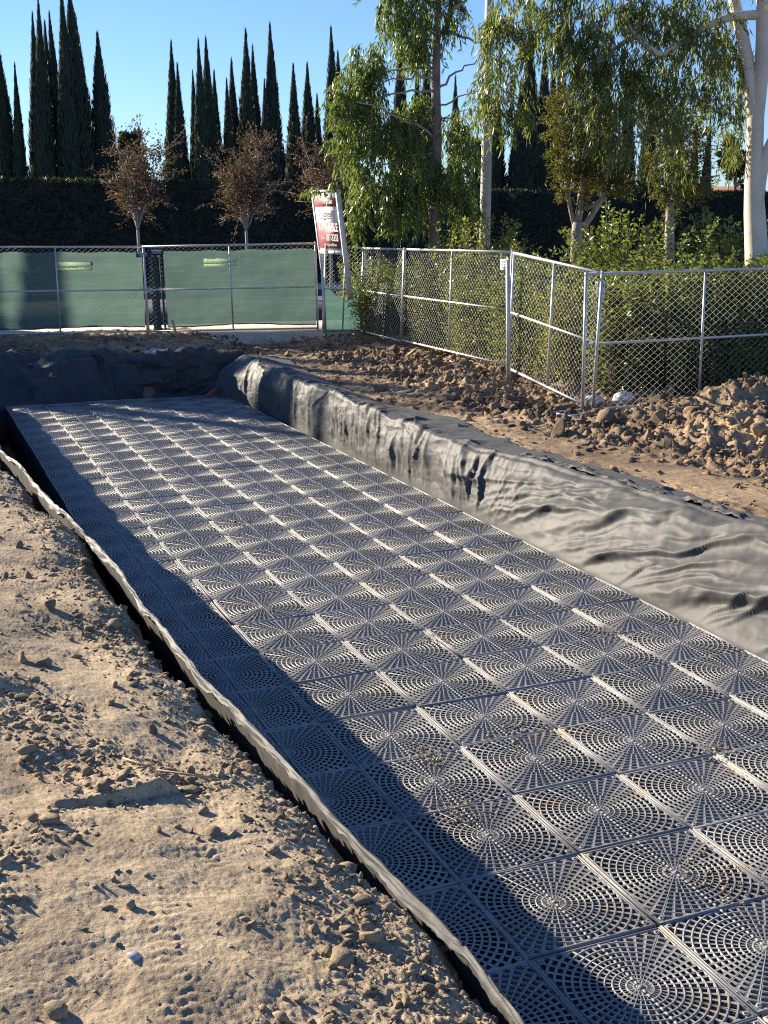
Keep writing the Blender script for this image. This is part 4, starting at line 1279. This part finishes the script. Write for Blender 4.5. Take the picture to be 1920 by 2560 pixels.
# --- Italian cypresses
def cypress_variant(seed):
    r = np.random.default_rng(seed)
    def rad(z):                     # z 0..1, radius 0..1
        return np.interp(z, [0, .03, .12, .3, .5, .7, .85, .95, 1], [.55, .9, 1.0, .97, .82, .53, .27, .09, .015])
    nz, na = 44, 20
    z = np.linspace(0, 1, nz); th = np.arange(na) * 2 * np.pi / na
    ZZ, TT = np.meshgrid(z, th, indexing='ij')
    bump_ = 1 + .15 * noise(TT * 1.6 + seed, ZZ * 11, seed) + .08 * noise(TT * 3 + seed, ZZ * 30, seed + 3)
    RR_ = rad(ZZ) * .86 * bump_
    P = np.stack([RR_ * np.cos(TT), RR_ * np.sin(TT), ZZ], -1)
    P = np.concatenate([P, P[:, :1]], 1)
    core = grid_mesh('core', P)
    core.materials.append(M['cypress_core'])
    n = 7500
    zz = r.uniform(0, 1, n) ** 1.05; tt_ = r.uniform(0, 2 * np.pi, n)
    bb = 1 + .17 * noise(tt_ * 1.6 + seed, zz * 11, seed) + .08 * noise(tt_ * 3 + seed, zz * 30, seed + 3)
    rr = rad(zz) * bb * r.uniform(.78, 1.02, n)
    pos = np.stack([rr * np.cos(tt_), rr * np.sin(tt_), zz], -1)
    # leaf sprays in unit space are squashed in xy, so build them with separate scales
    ls = (.22 + .78 * rad(zz))[:, None]
    ax = np.stack([np.cos(tt_) * .22, np.sin(tt_) * .22, np.ones(n) * .035], -1) + r.normal(size=(n, 3)) * (.09, .09, .006)
    ax[:, :2] *= ls
    side = np.stack([-np.sin(tt_), np.cos(tt_), 0 * tt_], -1) * r.uniform(.05, .11, n)[:, None] * ls + np.array([0, 0, 1]) * r.normal(size=n)[:, None] * .004
    L = r.uniform(.5, 1.1, n)[:, None]
    a = pos; b = pos + ax * L * .5 + side; c = pos + ax * L; d = pos + ax * L * .5 - side
    v = np.stack([a, b, c, d], 1).reshape(-1, 3)
    i = np.arange(n)[:, None] * 4
    f = np.concatenate([i + np.array([[0, 1, 2]]), i + np.array([[0, 2, 3]])])
    cr = mesh_np('crown', v, f); cr.materials.append(M['cypress'])
    mb = MB().tube([(0, 0, -.02), (0, 0, .5), (0, 0, .98)], [.16, .1, .02], 6)
    tk = mb.mesh('trunk'); tk.materials.append(M['bark_brown'])
    return core, cr, tk
CYV = [cypress_variant(s_) for s_ in (11, 12, 13, 14, 15, 16, 17)]
cyp = [(0, 108, 54, 47), (26, 150, 30, 46), (60, 46, 40, 48), (73, 16, 42, 50), (95, 60, 38, 47), (112, 40, 40, 49), (133, -4, 50, 50), (151, -12, 62, 51), (168, 46, 52, 48), (210, 85, 60, 47),
       (363, 104, 42, 48), (382, 150, 38, 47), (417, 165, 30, 49), (429, 100, 38, 50), (447, 96, 42, 48), (460, 165, 36, 49), (492, 184, 36, 47), (503, 140, 38, 49),
       (525, 80, 46, 48), (550, 112, 38, 49), (567, 185, 32, 50), (587, 66, 46, 48), (633, 150, 42, 48), (665, 150, 46, 48), (686, 215, 36, 49), (721, 75, 46, 49), (736, 125, 42, 50), (756, 150, 30, 52),
       (864, 95, 46, 51), (899, 140, 32, 52), (917, 118, 44, 51), (987, 175, 34, 52), (1030, 300, 40, 53), (1075, 205, 44, 53), (1120, 190, 46, 52), (1154, 66, 54, 52), (1182, 107, 46, 52), (1204, 130, 36, 53), (1214, 110, 44, 52),
       (1265, 190, 46, 53), (1310, 170, 44, 54), (1360, 190, 44, 53), (1410, 205, 46, 54), (1470, 230, 40, 54), (1506, 262, 22, 53), (1530, 258, 24, 53)]
NC = len(cyp)
for i, (px, py, wpx, dist) in enumerate(cyp):
    dist = float(np.interp(px, [0, 350, 620, 1060, 1400, 1600], [48, 46.7, 50, 58.4, 61, 62.2])) + 3.2 + (dist % 5) * .7
    tip = at(px, py, dist)
    h = tip[2] + .1
    rd = wpx * PK / FPX * dist * .52
    core, cr, tk = CYV[(i * 3) % 7]
    r_ = thing('cypress_tree', 'slender dark Italian cypress behind the hedge, %s from the left of the row' % ordinal(i), 'cypress', (tip[0], tip[1], -.05), rng.uniform(0, 6.28), 'cypresses behind the hedge')
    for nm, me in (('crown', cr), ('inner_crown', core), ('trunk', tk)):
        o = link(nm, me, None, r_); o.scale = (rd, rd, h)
    r_.rotation_euler[0] = rng.normal() * .008; r_.rotation_euler[1] = rng.normal() * .008
# more cypresses, unseen to the left, placed and sized for their shade
for i, (x, y, h, rd) in enumerate([(-.9, 47.5, 10.6, .5), (-10.6, 38.4, 12.9, .6), (-11.7, 38.2, 13.6, .62), (-12.8, 38.0, 14.3, .66), (-13.6, 38.3, 14.2, .66), (-14.4, 38.0, 13.5, .62), (-15.2, 38.3, 12.0, .56), (-15.9, 38.0, 10.5, .54), (-16.8, 38.2, 9.7, .5), (-17.9, 38.0, 9.9, .5), (-20.1, 38.3, 9.6, .5)]):
    core, cr, tk = CYV[(i * 3) % 7]
    r_ = thing('cypress_tree', 'slender dark Italian cypress unseen beyond the left picture edge, %s out from the frame' % ordinal(i), 'cypress', (x, y, -.05), i * 1.3, 'cypresses behind the hedge')
    for nm, me in (('crown', cr), ('inner_crown', core), ('trunk', tk)):
        o = link(nm, me, None, r_); o.scale = (rd, rd, h)

# --- pendulous gum foliage
def strands(clumps, per, leaf=(.12, .20), wid=(.020, .032), twig=None, r=rng):
    """clumps: (centre xyz, rx, ry, rz, n strands). Hanging strands of narrow leaves."""
    P_, A_ = [], []
    tw = []
    for (c, rx, ry, rz, ns) in clumps:
        for _ in range(int(ns * .62) + 1):
            d = r.normal(size=3); d /= np.linalg.norm(d); d *= r.uniform(.25, 1) ** .5
            top = np.array(c) + d * (rx, ry, rz * .8) + (0, 0, rz * .25)
            L = r.uniform(.35, 1.0) * min(1.0, rz * 1.1 + .15)
            m = per
            s_ = np.linspace(0, 1, m)
            out = r.normal(size=2) * .18
            p = np.stack([top[0] + out[0] * s_ ** .6, top[1] + out[1] * s_ ** .6, top[2] + .08 * np.sin(s_ * 2) - L * s_ ** 1.2], -1)
            tw.append(p[::4])
            P_.append(p + r.normal(size=(m, 3)) * .025)
            a = np.stack([r.normal(size=m) * .33 + out[0], r.normal(size=m) * .33 + out[1], -1 + .35 * r.normal(size=m)], -1)
            A_.append(a)
    P_ = np.concatenate(P_); A_ = np.concatenate(A_)
    n = len(P_)
    v, t_ = leaves(P_, A_, r.uniform(*leaf, n), r.uniform(*wid, n), .25, r.uniform(-.15, .25, (n, 1)), r)
    return v, t_, tw

def ellip(px, py, wx, hy, dist, ns, depth=None):
    c = at(px, py, dist); k_ = PK / FPX * dist
    return (c, wx * k_ * .5, (depth if depth else wx * k_ * .45), hy * k_ * .5, ns)

# centre gum tree
D1 = 24.5
tb = at(936, 560, D1)
g1 = thing('gum_tree', 'slim brown trunked weeping gum tree left of the light pole', 'tree', (tb[0], tb[1], -.05))
def loc(root, P): return np.asarray(P, float) - np.array(root.location)
tr = [(936, 640), (938, 560), (937, 490), (941, 400), (944, 300), (942, 200), (943, 100), (946, 0), (948, -90), (952, -190)]
pts = np.array([at(a, b, D1) for a, b in tr]); pts[0, 2] = -.2
tubes([(loc(g1, pts), np.array([.125, .12, .112, .105, .098, .088, .075, .065, .05, .03]))], 'trunk', M['bark_brown'], g1, 10)
limbs = []
for (a, b, c_, dz, rd) in [((942, 150), (865, 135), (800, 175), -.6, .035), ((943, 170), (880, 150), (820, 190), .5, .032), ((943, 195), (870, 195), (800, 212), .3, .032), ((942, 195), (985, 160), (1030, 130), .4, .03),
                           ((944, 72), (1000, 74), (1050, 100), -.3, .04), ((946, 40), (985, 15), (1040, -20), .5, .04), ((944, 235), (990, 215), (1020, 195), .2, .025), ((940, 330), (860, 340), (800, 365), .3, .03),
                           ((940, 350), (890, 380), (830, 400), -.5, .03), ((946, 10), (900, -20), (850, -10), .3, .04), ((940, 262), (985, 250), (1010, 235), -.4, .022), ((938, 300), (860, 240), (770, 220), .8, .03), ((945, -40), (1000, -70), (1080, -90), .4, .035)]:
    p0 = at(*a, D1); p1 = at(*b, D1 - dz * .5); p2 = at(*c_, D1 - dz)
    t_ = np.linspace(0, 1, 9)[:, None]
    p = (1 - t_) ** 2 * p0 + 2 * t_ * (1 - t_) * p1 + t_ ** 2 * p2
    p[1:-1] += rng.normal(size=(7, 3)) * .025
    limbs.append((loc(g1, p), np.linspace(rd, rd * .35, 9)))
    o = tubes([limbs[-1]], 'limb', M['bark_grey'], g1, 6)
cl1 = [ellip(890, 50, 120, 130, D1, 150), ellip(850, 20, 60, 110, D1 - .3, 60), ellip(905, 110, 80, 90, D1 + .4, 70), ellip(975, 35, 60, 90, D1, 45), ellip(800, 140, 80, 90, D1 - .4, 75), ellip(775, 195, 90, 120, D1, 110), ellip(750, 235, 60, 110, D1 - .2, 70),
       ellip(800, 260, 120, 110, D1 + .3, 120), ellip(850, 300, 130, 90, D1, 130), ellip(880, 250, 60, 70, D1 + .2, 40), ellip(780, 345, 70, 130, D1 - .3, 65), ellip(905, 380, 110, 110, D1 - .2, 120), ellip(830, 410, 110, 120, D1 - .3, 120), ellip(880, 455, 120, 110, D1, 110),
       ellip(990, 300, 70, 130, D1 + .2, 90), ellip(975, 400, 90, 110, D1, 110), ellip(1000, 445, 70, 100, D1 + .3, 70), ellip(770, 400, 40, 110, D1 + .5, 34), ellip(764, 470, 30, 110, D1 + 1.0, 36), ellip(735, 300, 40, 90, D1, 28), ellip(915, 230, 40, 60, D1, 25),
       ellip(905, -60, 160, 120, D1, 110), ellip(1000, -80, 120, 110, D1, 80), ellip(960, -170, 180, 120, D1, 100), ellip(698, 412, 14, 18, D1 - .55, 6), ellip(722, 402, 16, 12, D1 - .5, 4)]
v, t_, tw = strands(cl1, 22)
link('crown', mesh_np('crown', loc(g1, v), t_), M['euc'], g1)
tubes([(loc(g1, p), np.linspace(.006, .002, len(p))) for p in tw[::2]], 'twig', M['bark_brown'], g1, 3)['kind'] = 'stuff'

# right gum tree with pale forked trunk
D2 = 20.0
tb = at(1630, 620, D2)
g2 = thing('gum_tree', 'big white barked gum tree with forked trunk at the right', 'tree', (tb[0], tb[1], -.05))
def at_list(L, D): return np.array([at(a, b, D + (c_ if len(x_) > 2 else 0)) for x_ in L for a, b, c_ in [tuple(x_) + ((0,) if len(x_) == 2 else ())]])
mainp = at_list([(1640, 720), (1636, 620), (1634, 540), (1630, 460), (1628, 400), (1630, 330), (1631, 260), (1634, 190)], D2); mainp[0, 2] = -.3
tubes([(loc(g2, mainp), np.array([.20, .19, .18, .165, .142, .130, .138, .09]))], 'trunk', M['bark_white'], g2, 14)
for L, rd in [([(1629, 262), (1618, 165), (1607, 90), (1590, 20), (1575, -60), (1560, -150)], [.120, .108, .098, .09, .08, .06]),
              ([(1632, 262), (1645, 160), (1648, 80), (1648, 0), (1655, -90), (1665, -180)], [.125, .112, .105, .10, .085, .06]),
              ([(1634, 430), (1644, 370), (1660, 320), (1685, 270), (1715, 190)], [.12, .10, .085, .075, .05]),
              ([(1640, 32, 0), (1600, 34, -.1), (1570, 38, -.2), (1530, 55, -.3), (1490, 78, -.5), (1462, 100, -.6), (1432, 119, -.7)], [.075, .068, .062, .056, .05, .045, .04]),
              ([(1432, 119, -.7), (1405, 108, -.7), (1375, 75, -.6), (1350, 50, -.6), (1358, 5, -.5), (1365, -30, -.5)], [.04, .05, .05, .048, .045, .04]),
              ([(1372, 78, -.6), (1340, 95, -.6), (1322, 112, -.5)], [.05, .035, .015]), ([(1376, 60, -.6), (1385, 30, -.6), (1402, -5, -.6)], [.035, .03, .025])]:
    p = at_list(L, D2)
    tt_ = np.linspace(0, len(p) - 1, (len(p) - 1) * 4 + 1)
    pp = np.stack([np.interp(tt_, np.arange(len(p)), p[:, q_]) for q_ in range(3)], -1)
    for _ in range(3): pp[1:-1] = (pp[:-2] + 2 * pp[1:-1] + pp[2:]) / 4
    tubes([(loc(g2, pp), np.interp(tt_, np.arange(len(p)), rd))], 'limb', M['bark_white'], g2, 12)
D2b = 19.2
cl2 = [ellip(1230, 30, 120, 130, D2b, 120), ellip(1110, 40, 130, 130, D2b + .6, 110), ellip(1060, 120, 60, 120, D2b + .6, 35), ellip(1085, 190, 110, 150, D2b + .8, 110), ellip(1080, 60, 60, 80, D2b + .6, 35), ellip(1050, 235, 70, 90, D2b + .8, 45), ellip(1110, 260, 70, 80, D2b + .8, 40),
       ellip(1255, 90, 90, 90, D2b, 70), ellip(1300, 110, 110, 130, D2b, 110), ellip(1250, 140, 90, 120, D2b, 80), ellip(1330, 190, 130, 130, D2b + .2, 130), ellip(1290, 240, 100, 130, D2b - .2, 70), ellip(1350, 290, 90, 130, D2b - .2, 60), ellip(1400, 170, 110, 140, D2b + .3, 120),
       ellip(1420, 60, 90, 110, D2b + .2, 80), ellip(1475, 40, 110, 100, D2b + .5, 95), ellip(1500, 140, 130, 140, D2b + .4, 130), ellip(1450, 230, 90, 150, D2b, 70), ellip(1445, 330, 60, 120, D2b, 35), ellip(1530, 210, 60, 110, D2b + .5, 40), ellip(1550, 60, 90, 120, D2b + .8, 75),
       ellip(1580, 220, 70, 160, D2b + .9, 60), ellip(1590, 310, 50, 120, D2b + .9, 35), ellip(1585, 120, 60, 90, D2b + .9, 40), ellip(1375, 10, 70, 60, D2b, 30), ellip(1330, 30, 80, 80, D2b + .3, 40),
       ellip(1160, 100, 60, 90, D2b + .7, 36), ellip(1200, -60, 260, 100, D2b, 110), ellip(1400, -70, 260, 90, D2b, 80), ellip(1560, -60, 160, 110, D2b, 80)]
cl2 = [c_[:4] + (int(c_[4] * .72),) for c_ in cl2]
v, t_, tw = strands(cl2, 20, (.11, .18), (.017, .027))
link('crown', mesh_np('crown', loc(g2, v), t_), M['euc2'], g2)
tubes([(loc(g2, p), np.linspace(.006, .002, len(p))) for p in tw[::2]], 'twig', M['bark_brown'], g2, 3)['kind'] = 'stuff'

# --- bushy fine leaved trees
def fluffy(clumps, n, leaf, wid, r=rng, up=.2):
    P_, A_ = [], []
    vol = np.array([a[1] * a[3] for a in clumps]); vol = vol / vol.sum()
    for (c, rx, ry, rz, _), f_ in zip(clumps, vol):
        m = int(n * f_)
        # small sprays
        ns = max(4, m // 26)
        d = r.normal(size=(ns, 3)); d /= np.linalg.norm(d, axis=1)[:, None]; d *= (r.uniform(.12, 1, (ns, 1))) ** .42
        ctr = np.array(c) + d * (rx, ry, rz)
        dirn = d * (1, 1, .7) + (0, 0, up) + r.normal(size=(ns, 3)) * .35
        dirn /= np.linalg.norm(dirn, axis=1)[:, None]
        for q_ in range(26):
            P_.append(ctr + dirn * (q_ / 26 - .5) * .42 + r.normal(size=(ns, 3)) * .035); A_.append(dirn + r.normal(size=(ns, 3)) * .65)
    P_ = np.concatenate(P_); A_ = np.concatenate(A_)
    k_ = len(P_)
    return leaves(P_, A_, r.uniform(*leaf, k_), r.uniform(*wid, k_), .25, 0.0, r)

D3 = 27.0
tb = at(1245, 600, D3)
g3 = thing('paperbark_tree', 'small olive green tree with several pale trunks before the hedge', 'tree', (tb[0], tb[1], -.05))
p0 = at_list([(1246, 640), (1245, 560), (1246, 510), (1248, 480)], D3); p0[0, 2] = -.2
tubes([(loc(g3, p0), [.15, .14, .13, .12])], 'trunk', M['bark_grey'], g3, 10)
for L, rd in [([(1243, 495), (1232, 450), (1225, 410), (1220, 360), (1215, 260)], [.06, .05, .045, .04, .02]), ([(1248, 485), (1255, 430), (1262, 380), (1265, 300), (1255, 220)], [.09, .08, .07, .05, .03]),
              ([(1250, 505), (1275, 470), (1300, 430), (1310, 380), (1320, 320)], [.08, .07, .06, .05, .03]), ([(1262, 450), (1290, 440), (1310, 425)], [.06, .06, .05]), ([(1228, 420), (1231, 390), (1232, 350)], [.03, .03, .02])]:
    tubes([(loc(g3, at_list(L, D3)), rd)], 'limb', M['bark_grey'], g3, 8)
cl3 = [ellip(1235, 215, 75, 80, D3, 0), ellip(1225, 270, 95, 100, D3, 0), ellip(1245, 330, 110, 110, D3, 0), ellip(1225, 370, 60, 60, D3 - .3, 0), ellip(1300, 370, 110, 90, D3, 0), ellip(1290, 290, 80, 110, D3 + .3, 0), ellip(1260, 425, 40, 50, D3, 0), ellip(1330, 400, 70, 60, D3 + .3, 0), ellip(1215, 415, 28, 40, D3, 0)]
v, t_ = fluffy(cl3, 13000, (.07, .13), (.022, .036))
link('crown', mesh_np('crown', loc(g3, v), t_), M['melal'], g3)

D4 = 25.0
tb = at(1445, 600, D4)
g4 = thing('paperbark_tree', 'narrow yellow green tree column beside the white gum trunk', 'tree', (tb[0], tb[1], -.05))
p0 = at_list([(1446, 650), (1445, 560), (1448, 430), (1452, 300), (1450, 220)], D4); p0[0, 2] = -.2
tubes([(loc(g4, p0), [.12, .11, .08, .05, .02])], 'trunk', M['bark_grey'], g4, 8)
v, t_ = fluffy([ellip(1440, 260, 60, 90, D4, 0), ellip(1440, 330, 75, 110, D4, 0), ellip(1435, 395, 60, 80, D4, 0), ellip(1455, 440, 60, 80, D4, 0), ellip(1490, 300, 70, 130, D4 + .4, 0), ellip(1395, 250, 60, 110, D4 + 2, 0), ellip(1500, 390, 70, 100, D4 + .5, 0)], 8500, (.07, .13), (.022, .036))
link('crown', mesh_np('crown', loc(g4, v), t_), M['melal'], g4)

# --- russet crape myrtles on the far verge
def crape(px, py_top, wpx, dist, trunk_px, label, nleaf):
    k_ = PK / FPX * dist
    b = at(trunk_px, 540, dist)
    g = thing('crape_myrtle', label, 'tree', (b[0], b[1], 0), 0, 'russet street trees before the hedge')
    zt = lambda py: at(px, py, dist)[2]
    fork = np.array([b[0], b[1], zt(497)])
    tubes([(loc(g, curve((b[0], b[1], -.1), fork, 0, 5, .01)), np.linspace(.055, .045, 5))], 'trunk', M['bark_grey'], g, 8)
    tips = []
    for i in range(9):
        ang = rng.uniform(0, 6.28); fr = rng.uniform(.3, 1)
        tx_ = (px - trunk_px + (rng.uniform(-.5, .5)) * wpx * .85)
        tip = np.array(at(trunk_px + tx_, py_top + rng.uniform(0, 95), dist)); tip[1] += rng.uniform(-1, 1) * wpx * k_ * .3
        midp = fork + (tip - fork) * .4 + np.array([0, 0, .35])
        t_ = np.linspace(0, 1, 8)[:, None]
        p = (1 - t_) ** 2 * fork + 2 * t_ * (1 - t_) * midp + t_ ** 2 * tip
        p[1:-1] += rng.normal(size=(6, 3)) * .03
        tubes([(loc(g, p), np.linspace(.032, .008, 8))], 'limb', M['bark_grey'], g, 5)
        tips.append((p, 0))
    subs = []
    PP, AA = [], []
    for p, _ in tips:
        for j in range(26):
            s0 = p[rng.integers(2, 8)]
            d = rng.normal(size=3) * (1, 1, .55) + (0, 0, .55); d /= np.linalg.norm(d)
            e = s0 + d * rng.uniform(.35, 1.15)
            subs.append((loc(g, np.stack([s0, (s0 + e) / 2 + rng.normal(size=3) * .03, e])), [.008, .006, .003]))
            m = nleaf // (9 * 26)
            f_ = rng.uniform(.25, 1.05, (m, 1))
            PP.append(s0 + (e - s0) * f_ + rng.normal(size=(m, 3)) * .06); AA.append(d + rng.normal(size=(m, 3)) * .7)
    tubes(subs, 'twig', M['bark_grey'], g, 3)['kind'] = 'stuff'
    PP = np.concatenate(PP); AA = np.concatenate(AA); n = len(PP)
    v, t_ = leaves(PP, AA, rng.uniform(.065, .12, n), rng.uniform(.035, .055, n))
    link('crown', mesh_np('crown', loc(g, v), t_), M['crape'], g)
crape(305, 300, 150, 37.5, 300, 'russet half bare street tree, leftmost of the three before the hedge', 4300)
crape(540, 310, 140, 37.5, 533, 'russet half bare street tree, middle of the three before the hedge', 4800)
crape(710, 320, 130, 38.0, 715, 'russet half bare street tree behind the leaning sign', 4500)

# --- distant trees and a roof beyond
def far_tree(px, py, wpx, hpx, dist, label, n=2600):
    b = at(px, 480, dist)
    g = thing('far_tree', label, 'tree', (b[0], b[1], 0))
    top = at(px, py, dist)[2]
    MB().tube([(0, 0, 0), (0, 0, top * .8)], [.25, .08], 6).build('trunk', M['bark_brown'], g)
    cl = []
    k_ = PK / FPX * dist
    for i in range(9):
        cl.append((at(px + rng.uniform(-.32, .32) * wpx, py + hpx * rng.uniform(.15, .85), dist), wpx * k_ * .28, wpx * k_ * .28, hpx * k_ * .20, 0))
    v, t_ = fluffy(cl, n, (.25, .5), (.12, .22))
    link('crown', mesh_np('crown', loc(g, v), t_), M['pine'], g)
far_tree(287, 282, 60, 120, 75, 'dark distant conifer peeping over the leftmost russet tree')
far_tree(1582, 300, 60, 110, 80, 'dark distant tree above the hedge beside the white gum trunk')
far_tree(1035, 300, 60, 120, 78, 'grey green distant tree beside the light pole')
far_tree(650, 340, 140, 80, 72, 'low dark distant tree filling the gap between cypresses')
far_tree(440, 345, 160, 70, 72, 'low distant tree behind the middle cypresses')
b = at(1578, 420, 88)
hs = thing('house', 'low house with terracotta roof glimpsed above the hedge', 'house', (b[0], b[1], 0), -.5)
MB().box(-3, 3, 0, 7, 0, 4.2).build('wall', M['stucco'], hs)
mb = MB(); mb.add([(-3.5, -.5, 4.2), (3.5, -.5, 4.2), (3.5, 7.5, 4.2), (-3.5, 7.5, 4.2), (-2, 3.5, 5.1), (2, 3.5, 5.1)], [(0, 1, 5, 4), (2, 3, 4, 5), (0, 3, 2, 1)], [(1, 2, 5), (3, 0, 4)]); mb.build('roof', M['terra'], hs)

# --- broad leaved shrubs behind the fence
def shrub(x, y, z, rx, ry, hmin, hmax, shoots, label, m, leaf=(.045, .075), droop=.15, dens=46, low=.0):
    g = thing('shrub', label, 'shrub', (x, y, z), 0, 'shrubs behind the fence')
    PP, AA, st = [], [], []
    for i in range(int(shoots * 1.5)):
        a = rng.uniform(0, 6.28); f_ = rng.uniform(0, 1) ** .5
        bx_, by_ = math.cos(a) * f_ * rx * .75, math.sin(a) * f_ * ry * .75
        h = (hmin + (hmax - hmin) * rng.uniform() ** 1.5) * (1 - .18 * f_ * rng.uniform())
        out = np.array([math.cos(a), math.sin(a)]) * f_ * np.array([rx, ry]) * rng.uniform(.15, .6) + rng.normal(size=2) * .12
        t_ = np.linspace(0, 1, 9)
        p = np.stack([bx_ + out[0] * t_ ** 1.6, by_ + out[1] * t_ ** 1.6, h * (t_ - droop * .35 * t_ ** 4)], -1)
        p[1:, :2] += rng.normal(size=(8, 2)).cumsum(0) * .018
        st.append((p, np.linspace(.011, .003, 9)))
        n_ = int(dens * h)
        s_ = rng.uniform(low, 1, n_) ** .85
        q_ = np.stack([np.interp(s_, t_, p[:, k_]) for k_ in range(3)], -1)
        side = rng.normal(size=(n_, 3)) * (1, 1, .35); side /= np.linalg.norm(side, axis=1)[:, None]
        spread = (.02 + .38 * (1 - s_) * rng.uniform(0, 1, n_))[:, None]
        PP.append(q_ + side * spread)
        AA.append(side + np.array([0, 0, .35]))
    v, t2_ = leaves(np.concatenate(PP), np.concatenate(AA), rng.uniform(leaf[0] * 1.2, leaf[1] * 1.25, sum(len(p) for p in PP)), rng.uniform(leaf[0] * .6, leaf[1] * .65, sum(len(p) for p in PP)), .22, rng.uniform(-.05, .2, (sum(len(p) for p in PP), 1)))
    link('foliage', mesh_np('foliage', v, t2_), m, g)
    tubes(st, 'stem', M['bark_brown'], g, 4)['kind'] = 'stuff'
for px_, dd_, lab_ in ((800, 26.5, 'low shrub in the gap behind the leaning panel'), (838, 25.6, 'leafy shrub filling the mesh left of the slim gum trunk')):
    c_ = at(px_, 700, dd_)
    shrub(float(c_[0]), float(c_[1]), -.05, .75, .7, .9, 1.8, 60, lab_, M['priv'], dens=50)
shrub(9.3, 17.2, -.05, .8, .8, 1.1, 1.9, 60, 'leafy shrub behind the fence next to the sign', M['priv'], dens=50)
shrub(8.75, 15.3, -.05, .8, 1.3, 1.3, 2.1, 75, 'leafy green shrub behind the leaning fence panel', M['priv'], dens=52)
shrub(8.55, 13.2, -.05, .75, 1.2, 1.3, 2.25, 95, 'bushy shrub below the slim gum tree, topping the long panel', M['priv'], dens=55)
shrub(8.9, 14.5, -.05, .9, 1.2, 1.9, 2.75, 42, 'yellow green shrub rising above the fence at the slim trunk', M['privy'], dens=46)
shrub(8.35, 11.3, -.05, .65, 1.0, 1.2, 1.95, 75, 'dark green shrub behind the bend of the fence', M['priv'], dens=52)
shrub(7.95, 9.75, -.05, .38, .5, 1.1, 1.72, 46, 'yellowish narrow shrub behind the angled panel', M['privy'], (.03, .055), dens=75)
shrub(8.25, 8.75, -.05, .55, .6, 1.0, 1.72, 60, 'dark leafy shrub behind the angled panel corner', M['priv'], dens=55)
shrub(9.2, 8.9, -.05, 1.0, .7, 1.1, 2.05, 130, 'tall glossy shrub behind the nearest panel, left of centre', M['priv'], (.05, .085), dens=56)
shrub(10.6, 9.0, -.05, 1.0, .8, 1.1, 2.1, 140, 'tall glossy shrub behind the nearest panel, at the white trunk', M['priv'], (.05, .085), dens=56)
shrub(9.8, 8.1, -.05, 1.4, .35, .7, 1.55, 110, 'low leafy growth pressed against the nearest panel', M['priv'], (.045, .08), dens=60)
shrub(9.6, 10.6, -.05, 1.2, .8, 1.7, 3.0, 52, 'loose shrub with long arching shoots above the fence', M['priv'], (.05, .085), .3, 52)
shrub(11.6, 10.6, -.05, 1.1, .9, 1.6, 3.05, 60, 'arching shrub around the foot of the white gum', M['priv'], (.05, .085), .3, 52)
shrub(11.9, 8.6, -.05, 1.2, .9, 1.2, 2.5, 110, 'glossy shrub at the right picture edge', M['priv'], (.05, .085), .2, 52)
shrub(11.0, 12.6, -.05, .8, .6, 1.6, 2.4, 26, 'thin shrub with upright shoots in front of the hedge', M['priv'], (.05, .08), .2, 40)

print('objects', len(COL.objects))
